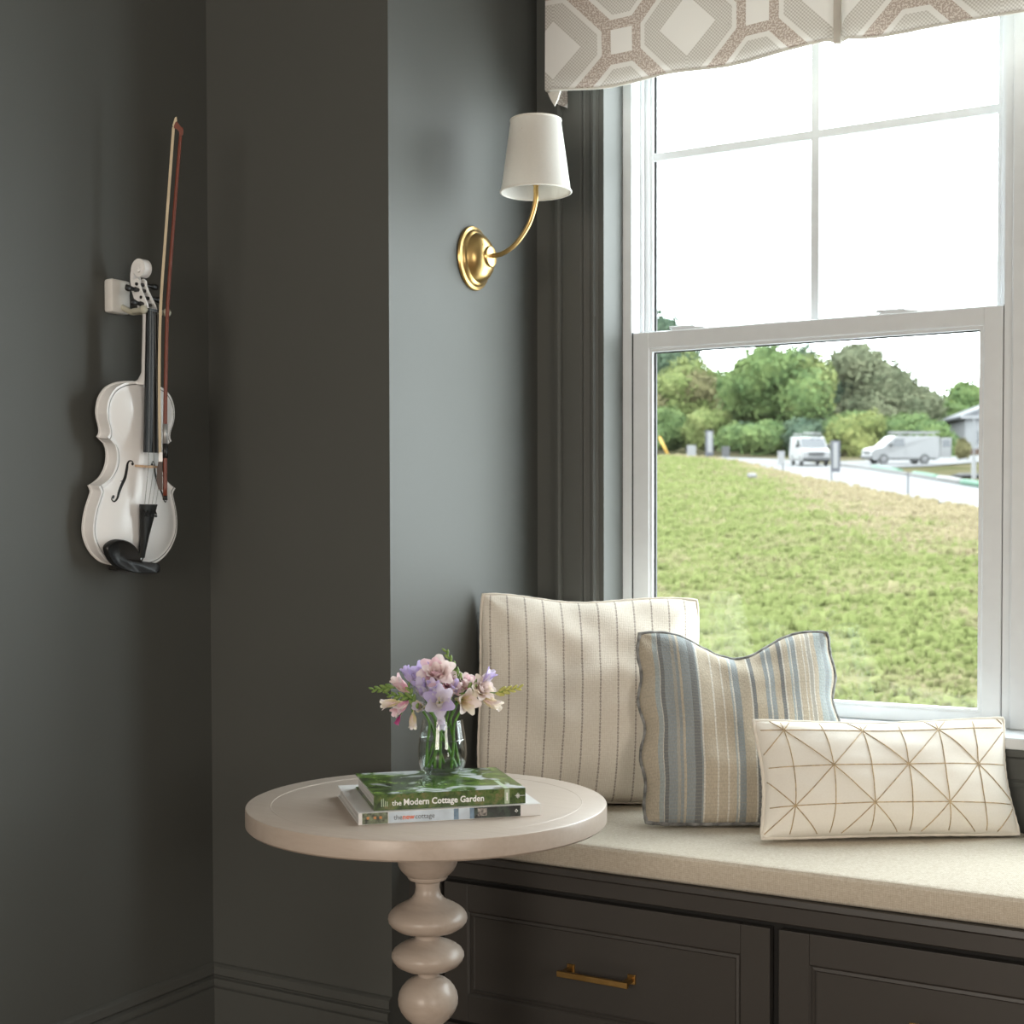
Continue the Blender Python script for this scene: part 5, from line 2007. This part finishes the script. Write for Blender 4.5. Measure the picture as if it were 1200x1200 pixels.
# yellow guy-wire guard
P = road(785, 536)
d_ = -(CM.transposed() @ (P - CAM)).z
gw = thing('guy_wire', 'slanting guy wire with a yellow plastic guard', 'guy wire', P)
G().tube([P - Vector((0, 0, .1)), at(772.5, 512, d_)], .10, 8).mk('guard', 'guard_yellow', gw, True)
G().tube([at(772.5, 512, d_), at(765, 498, d_), at(700, 376, d_)], .02, 6).mk('wire', 'sign_post', gw)
up_ = thing('utility_pole', 'wooden utility pole holding the guy wire', 'pole', road(700, 536))
b_ = road(700, 536)
G().tube([b_ - Vector((0, 0, .2)), b_ + Vector((0, 0, 9.6))], [.16, .11], 12).mk('pole', 'utility_wood', up_)
G().box(-1.1, 1.1, -.06, .06, 8.8, 8.95, T=lambda p: b_ + p).mk('crossarm', 'utility_wood', up_)
# green and white erosion socks along the far kerb
for k, (p0, p1, m) in enumerate((((1023, 550), (1056, 555.4), 'sock_green'), ((1071, 558), (1100, 563), 'sock_green'), ((1100, 563.4), (1128, 567.8), 'sock_white'), ((1128, 568.2), (1152, 572), 'sock_green'))):
    a, b = road(*p0), road(*p1)
    lb = ['green erosion sock along the kerb near the parked van', 'green erosion sock between bare kerb and a white sock', 'white erosion sock between two green ones on the kerb', 'green erosion sock beside the dark mulch bed'][k]
    o = G().tube(crom([a + UPV * 5, (a + b) / 2 + UPV * 6, b + UPV * 5], 4), .14, 8).mk('erosion_sock', m, None, True)
    tag(o, lb, 'erosion sock')


def lump(name, label, cat, px, py, r, mat, seed, flat=.6):
    P = road(px, py)
    bm = bmesh.new()
    bmesh.ops.create_icosphere(bm, subdivisions=3, radius=1)
    for v in bm.verts:
        k = 1 + .3 * noise.noise(v.co * 1.6 + Vector((seed, 0, 0)))
        v.co = Vector((v.co.x * r * k, v.co.y * r * k, max(-.15, v.co.z) * r * k * flat))
    vs = [P + v.co for v in bm.verts]
    fs = [tuple(q.index for q in f.verts) for f in bm.faces]
    bm.free()
    return tag(mk(name, vs, fs, mat, None, True, base=P), label, cat)


ok_, hp_, hn_, hi_ = hill.ray_cast(CAM - BASE[hill], ray(880.5, 561))
rk = lump('boulder', 'pale stone lying in the grass near the top of the bank', 'stone', 880.5, 556, .24, 'stone_pale', 3)
if ok_:
    rk.location = BASE[hill] + hp_ + Vector((0, 0, .08))
lump('mulch_bed', 'dark mulch bed beside the white post', 'mulch bed', 1137, 559.0, 1.0, 'mulch', 8, .18)

# ------------------------------------------------------------------ far house
hb = road(1131, 532)
hd_ = -(CM.transposed() @ (hb - CAM)).z
hs = thing('house', 'white house with grey roof at the end of the driveway', 'house', hb)
hr = Vector((vw.x, vw.y, 0)).normalized()
hf = Vector((-hr.y, hr.x, 0))


def HT(p):
    return hb + hr * p.x + hf * p.y + Vector((0, 0, p.z))


G().box(0, 9, 0, 8, -.4, 3.15, T=HT).mk('wall', 'house_white', hs)
G().box(-.02, 1.5, -.03, .02, -.4, .45, T=HT).mk('brick_base', 'house_brick', hs)
fixn(G().prism([(-.5, 3.1), (-.5, 3.32), (4.5, 5.2), (9.5, 3.32), (9.5, 3.1)], lambda a, b, d: HT(Vector((a, d, b))), -.4, 8.4).mk('roof', 'house_roof', hs))
G().box(-.52, 9.52, -.44, -.38, 3.08, 3.34, T=HT).mk('fascia', 'house_white', hs)
wn_ = G().box(1.0, 1.9, -.06, .02, .9, 2.1, T=HT).mk('window', 'house_white', hs)
G().box(1.08, 1.82, -.075, -.05, .98, 2.02, T=HT).mk('pane', 'van_glass', wn_)
G().box(.45, .55, -.9, -.8, -.4, 3.2, T=HT).mk('porch_post', 'house_white', hs)

# ------------------------------------------------------------------ trees and shrubs
random.seed(11)


def leaves(g, c, rx, rz, n, size, rng):
    for _ in range(n):
        # points near the surface of an ellipsoid
        z = rng.uniform(-.75, 1)
        a = rng.uniform(0, 2 * PI)
        r = math.sqrt(max(0, 1 - z * z))
        k = rng.uniform(.78, 1.04)
        d = Vector((r * math.cos(a), r * math.sin(a), z))
        k *= 1 + .28 * noise.noise(d * 2.2 + c * .13)
        p = c + Vector((d.x * rx * k, d.y * rx * k, d.z * rz * k))
        nrm = (d + Vector((rng.uniform(-.8, .8), rng.uniform(-.8, .8), rng.uniform(-.5, .9)))).normalized()
        t1 = nrm.orthogonal().normalized()
        t1 = Matrix.Rotation(rng.uniform(0, 6.28), 3, nrm) @ t1
        t2 = nrm.cross(t1)
        s = size * rng.uniform(.6, 1.3)
        g.add([p - t1 * s, p + t2 * s * .55, p + t1 * s, p - t2 * s * .55], [(0, 1, 2, 3)])


def core(g, c, rx, rz, seed):
    bm = bmesh.new()
    bmesh.ops.create_icosphere(bm, subdivisions=2, radius=1)
    vs = []
    for v in bm.verts:
        k = .80 * (1 + .28 * noise.noise(v.co * 2.2 + c * .13))
        vs.append(c + Vector((v.co.x * rx * k, v.co.y * rx * k, v.co.z * rz * k)))
    fs = [tuple(q.index for q in f.verts) for f in bm.faces]
    bm.free()
    g.add(vs, fs)


def tree(name, label, px, dist, top, width, mat, blobs=6, gy=None, group='trees behind the road', trunk=True, dens=1.0, low=.25, mat2=None):
    """px: picture column; dist: distance; top: picture row of its crown; width: metres"""
    q = at(px, 560, dist)
    P = Vector((q.x, q.y, gz(q.x, q.y)))
    H = at(px, top, dist).z - P.z
    rng = random.Random(int(px * 7 + dist))
    th = thing(name, label, 'tree' if trunk else 'shrub', P, group)
    if trunk:
        g = G().tube([P - Vector((0, 0, .3)), P + Vector((.1, 0, H * .35)), P + Vector((.2, .1, H * .75))], [.03 * H * .8, .02 * H, .008 * H], 8)
        for k in range(5):
            a = rng.uniform(0, 6.28)
            z0 = H * rng.uniform(.3, .5)
            g.tube([P + Vector((.1, 0, z0)), P + Vector((math.cos(a) * width * .18, math.sin(a) * width * .18, z0 + H * .15)), P + Vector((math.cos(a) * width * .32, math.sin(a) * width * .32, z0 + H * .25))], [.010 * H, .007 * H, .003 * H], 6)
        g.mk('trunk', 'bark', th, True)
    for mi, mm in enumerate([mat] + ([mat2] if mat2 else [])):
        g = G()
        for k in range(blobs if mi == 0 else max(2, blobs // 2)):
            a = rng.uniform(0, 6.28)
            rr = width * .5
            if k == 0 and mi == 0:
                c, rx, rz = P + Vector((0, 0, H * (low + (1 - low) / 2))), rr * .62, H * (1 - low) / 2
            else:
                zz = rng.uniform(low + .12, .86)
                q_ = rng.uniform(.35, .62) * (1 - abs(zz - .5) * .7)
                rx = rr * rng.uniform(.34, .5)
                c = P + Vector((math.cos(a) * rr * q_, math.sin(a) * rr * q_, H * zz))
                rz = min(rx * rng.uniform(.75, 1.05), H * (1 - zz) + .2 * rx)
            core(g, c, rx, rz, k)
            leaves(g, c, rx, rz, int(150 * dens * max(1.2, rx) * max(1.2, rz)), .25 if trunk else .18, rng)
        o = g.mk('foliage', mm, th)
        o['kind'] = 'stuff'
    return th


T_ = tree
T_('deciduous_tree', 'tall dark tree rising highest above the yellow-green thicket', 776, 152, 357, 10.3, 'leaf_dark', 5, dens=.8)
T_('deciduous_tree', 'light green tree with rust-tinged crown beside the utility guy wire', 805, 140, 416, 9.1, 'leaf_light', 6, mat2='leaf_rust')
T_('deciduous_tree', 'mid green tree between the rust-tinged tree and the broad green one', 838, 146, 432, 10.3, 'leaf_green', 6)
T_('deciduous_tree', 'broad fresh green tree behind the driving van', 905, 127, 411, 12.0, 'leaf_green', 9, mat2='leaf_light')
T_('deciduous_tree', 'dark green tree top showing behind the broad green tree', 937, 145, 399, 8.5, 'leaf_dark', 5)
T_('deciduous_tree', 'large brownish grey-green tree behind the two vans', 1024, 134, 407, 13.1, 'leaf_brown', 10, mat2='leaf_dark', low=.05)
T_('deciduous_tree', 'dark green tree joined to the brownish tree', 985, 141, 416, 9.1, 'leaf_dark', 6)
T_('deciduous_tree', 'lower green tree above the parked van', 1086, 140, 466, 9.1, 'leaf_green', 7)
T_('deciduous_tree', 'green tree rising behind the white house', 1142, 150, 446, 8.0, 'leaf_green', 6)
T_('deciduous_tree', 'dark green tree left of the utility pole', 690, 146, 420, 11.4, 'leaf_dark', 6)
T_('deciduous_tree', 'fresh green tree by the utility pole', 735, 142, 440, 10.3, 'leaf_green', 6)
T_('deciduous_tree', 'green tree beyond the far side of the house', 1215, 158, 455, 11.4, 'leaf_green', 6)
T_('deciduous_tree', 'dark tree furthest along the tree line', 1285, 150, 440, 11.4, 'leaf_dark', 6)
SH = 'shrubs along the tree line'
T_('shrub', 'pale yellow-green feathery shrub behind the navy banner', 826, 128, 482, 7.0, 'leaf_light', 6, group=SH, trunk=False, dens=1.6, low=.0)
T_('shrub', 'green shrub thicket behind the small white sign', 786, 131, 478, 5.9, 'leaf_green', 5, group=SH, trunk=False, dens=1.6, low=.0)
T_('shrub', 'green shrub between the black sign and the driving van', 880, 116, 500, 6.5, 'leaf_green', 5, group=SH, trunk=False, dens=1.6, low=.0)
T_('shrub', 'green shrub showing between the white sign and the driving van', 911, 121, 494, 6.0, 'leaf_green', 5, group=SH, trunk=False, dens=1.5, low=.0)
T_('shrub', 'dark shrub behind the driving van', 945, 118, 492, 6.5, 'leaf_dark', 5, group=SH, trunk=False, dens=1.6, low=.0)
T_('shrub', 'yellow-tinged shrub right of the driving van', 998, 116, 484, 7.0, 'leaf_yellow', 5, group=SH, trunk=False, dens=1.6, low=.0, mat2='leaf_green')
T_('shrub', 'green shrub over the roof of the parked van', 1052, 118, 486, 6.5, 'leaf_green', 5, group=SH, trunk=False, dens=1.6, low=.0)
T_('shrub', 'green shrub between parked van and house', 1088, 116, 490, 6.5, 'leaf_green', 5, group=SH, trunk=False, dens=1.6, low=.0)
T_('shrub', 'small rust brown shrub beside the house wall', 1128, 100, 514, 1.4, 'leaf_rust', 3, group=SH, trunk=False, dens=4, low=.0)
for k, (x_, w_, l_) in enumerate(((700, 7, 'green shrub under the dark tree by the utility pole'), (745, 7, 'green shrub at the foot of the utility pole'), (1170, 6, 'green shrub behind the house'), (1240, 7, 'green shrub far beyond the house'))):
    T_('shrub', l_, x_, 129 if x_ < 1100 else 148, 488, w_, 'leaf_green', 5, group=SH, trunk=False, dens=1.4, low=.0)
for k, (x_, l_) in enumerate(((745, 'the utility pole'), (812, 'the small white sign'), (880, 'the small black sign'), (948, 'the driving van'), (1012, 'the yellow-tinged shrub'), (1072, 'the parked van'))):
    T_('woodland_tree', 'dark woodland tree in the back row beyond ' + l_, x_, 172 + 5 * (k % 3), 468 + 9 * (k % 2), 15, 'leaf_dark', 6, group='woodland behind the tree line', dens=.5, low=.02)
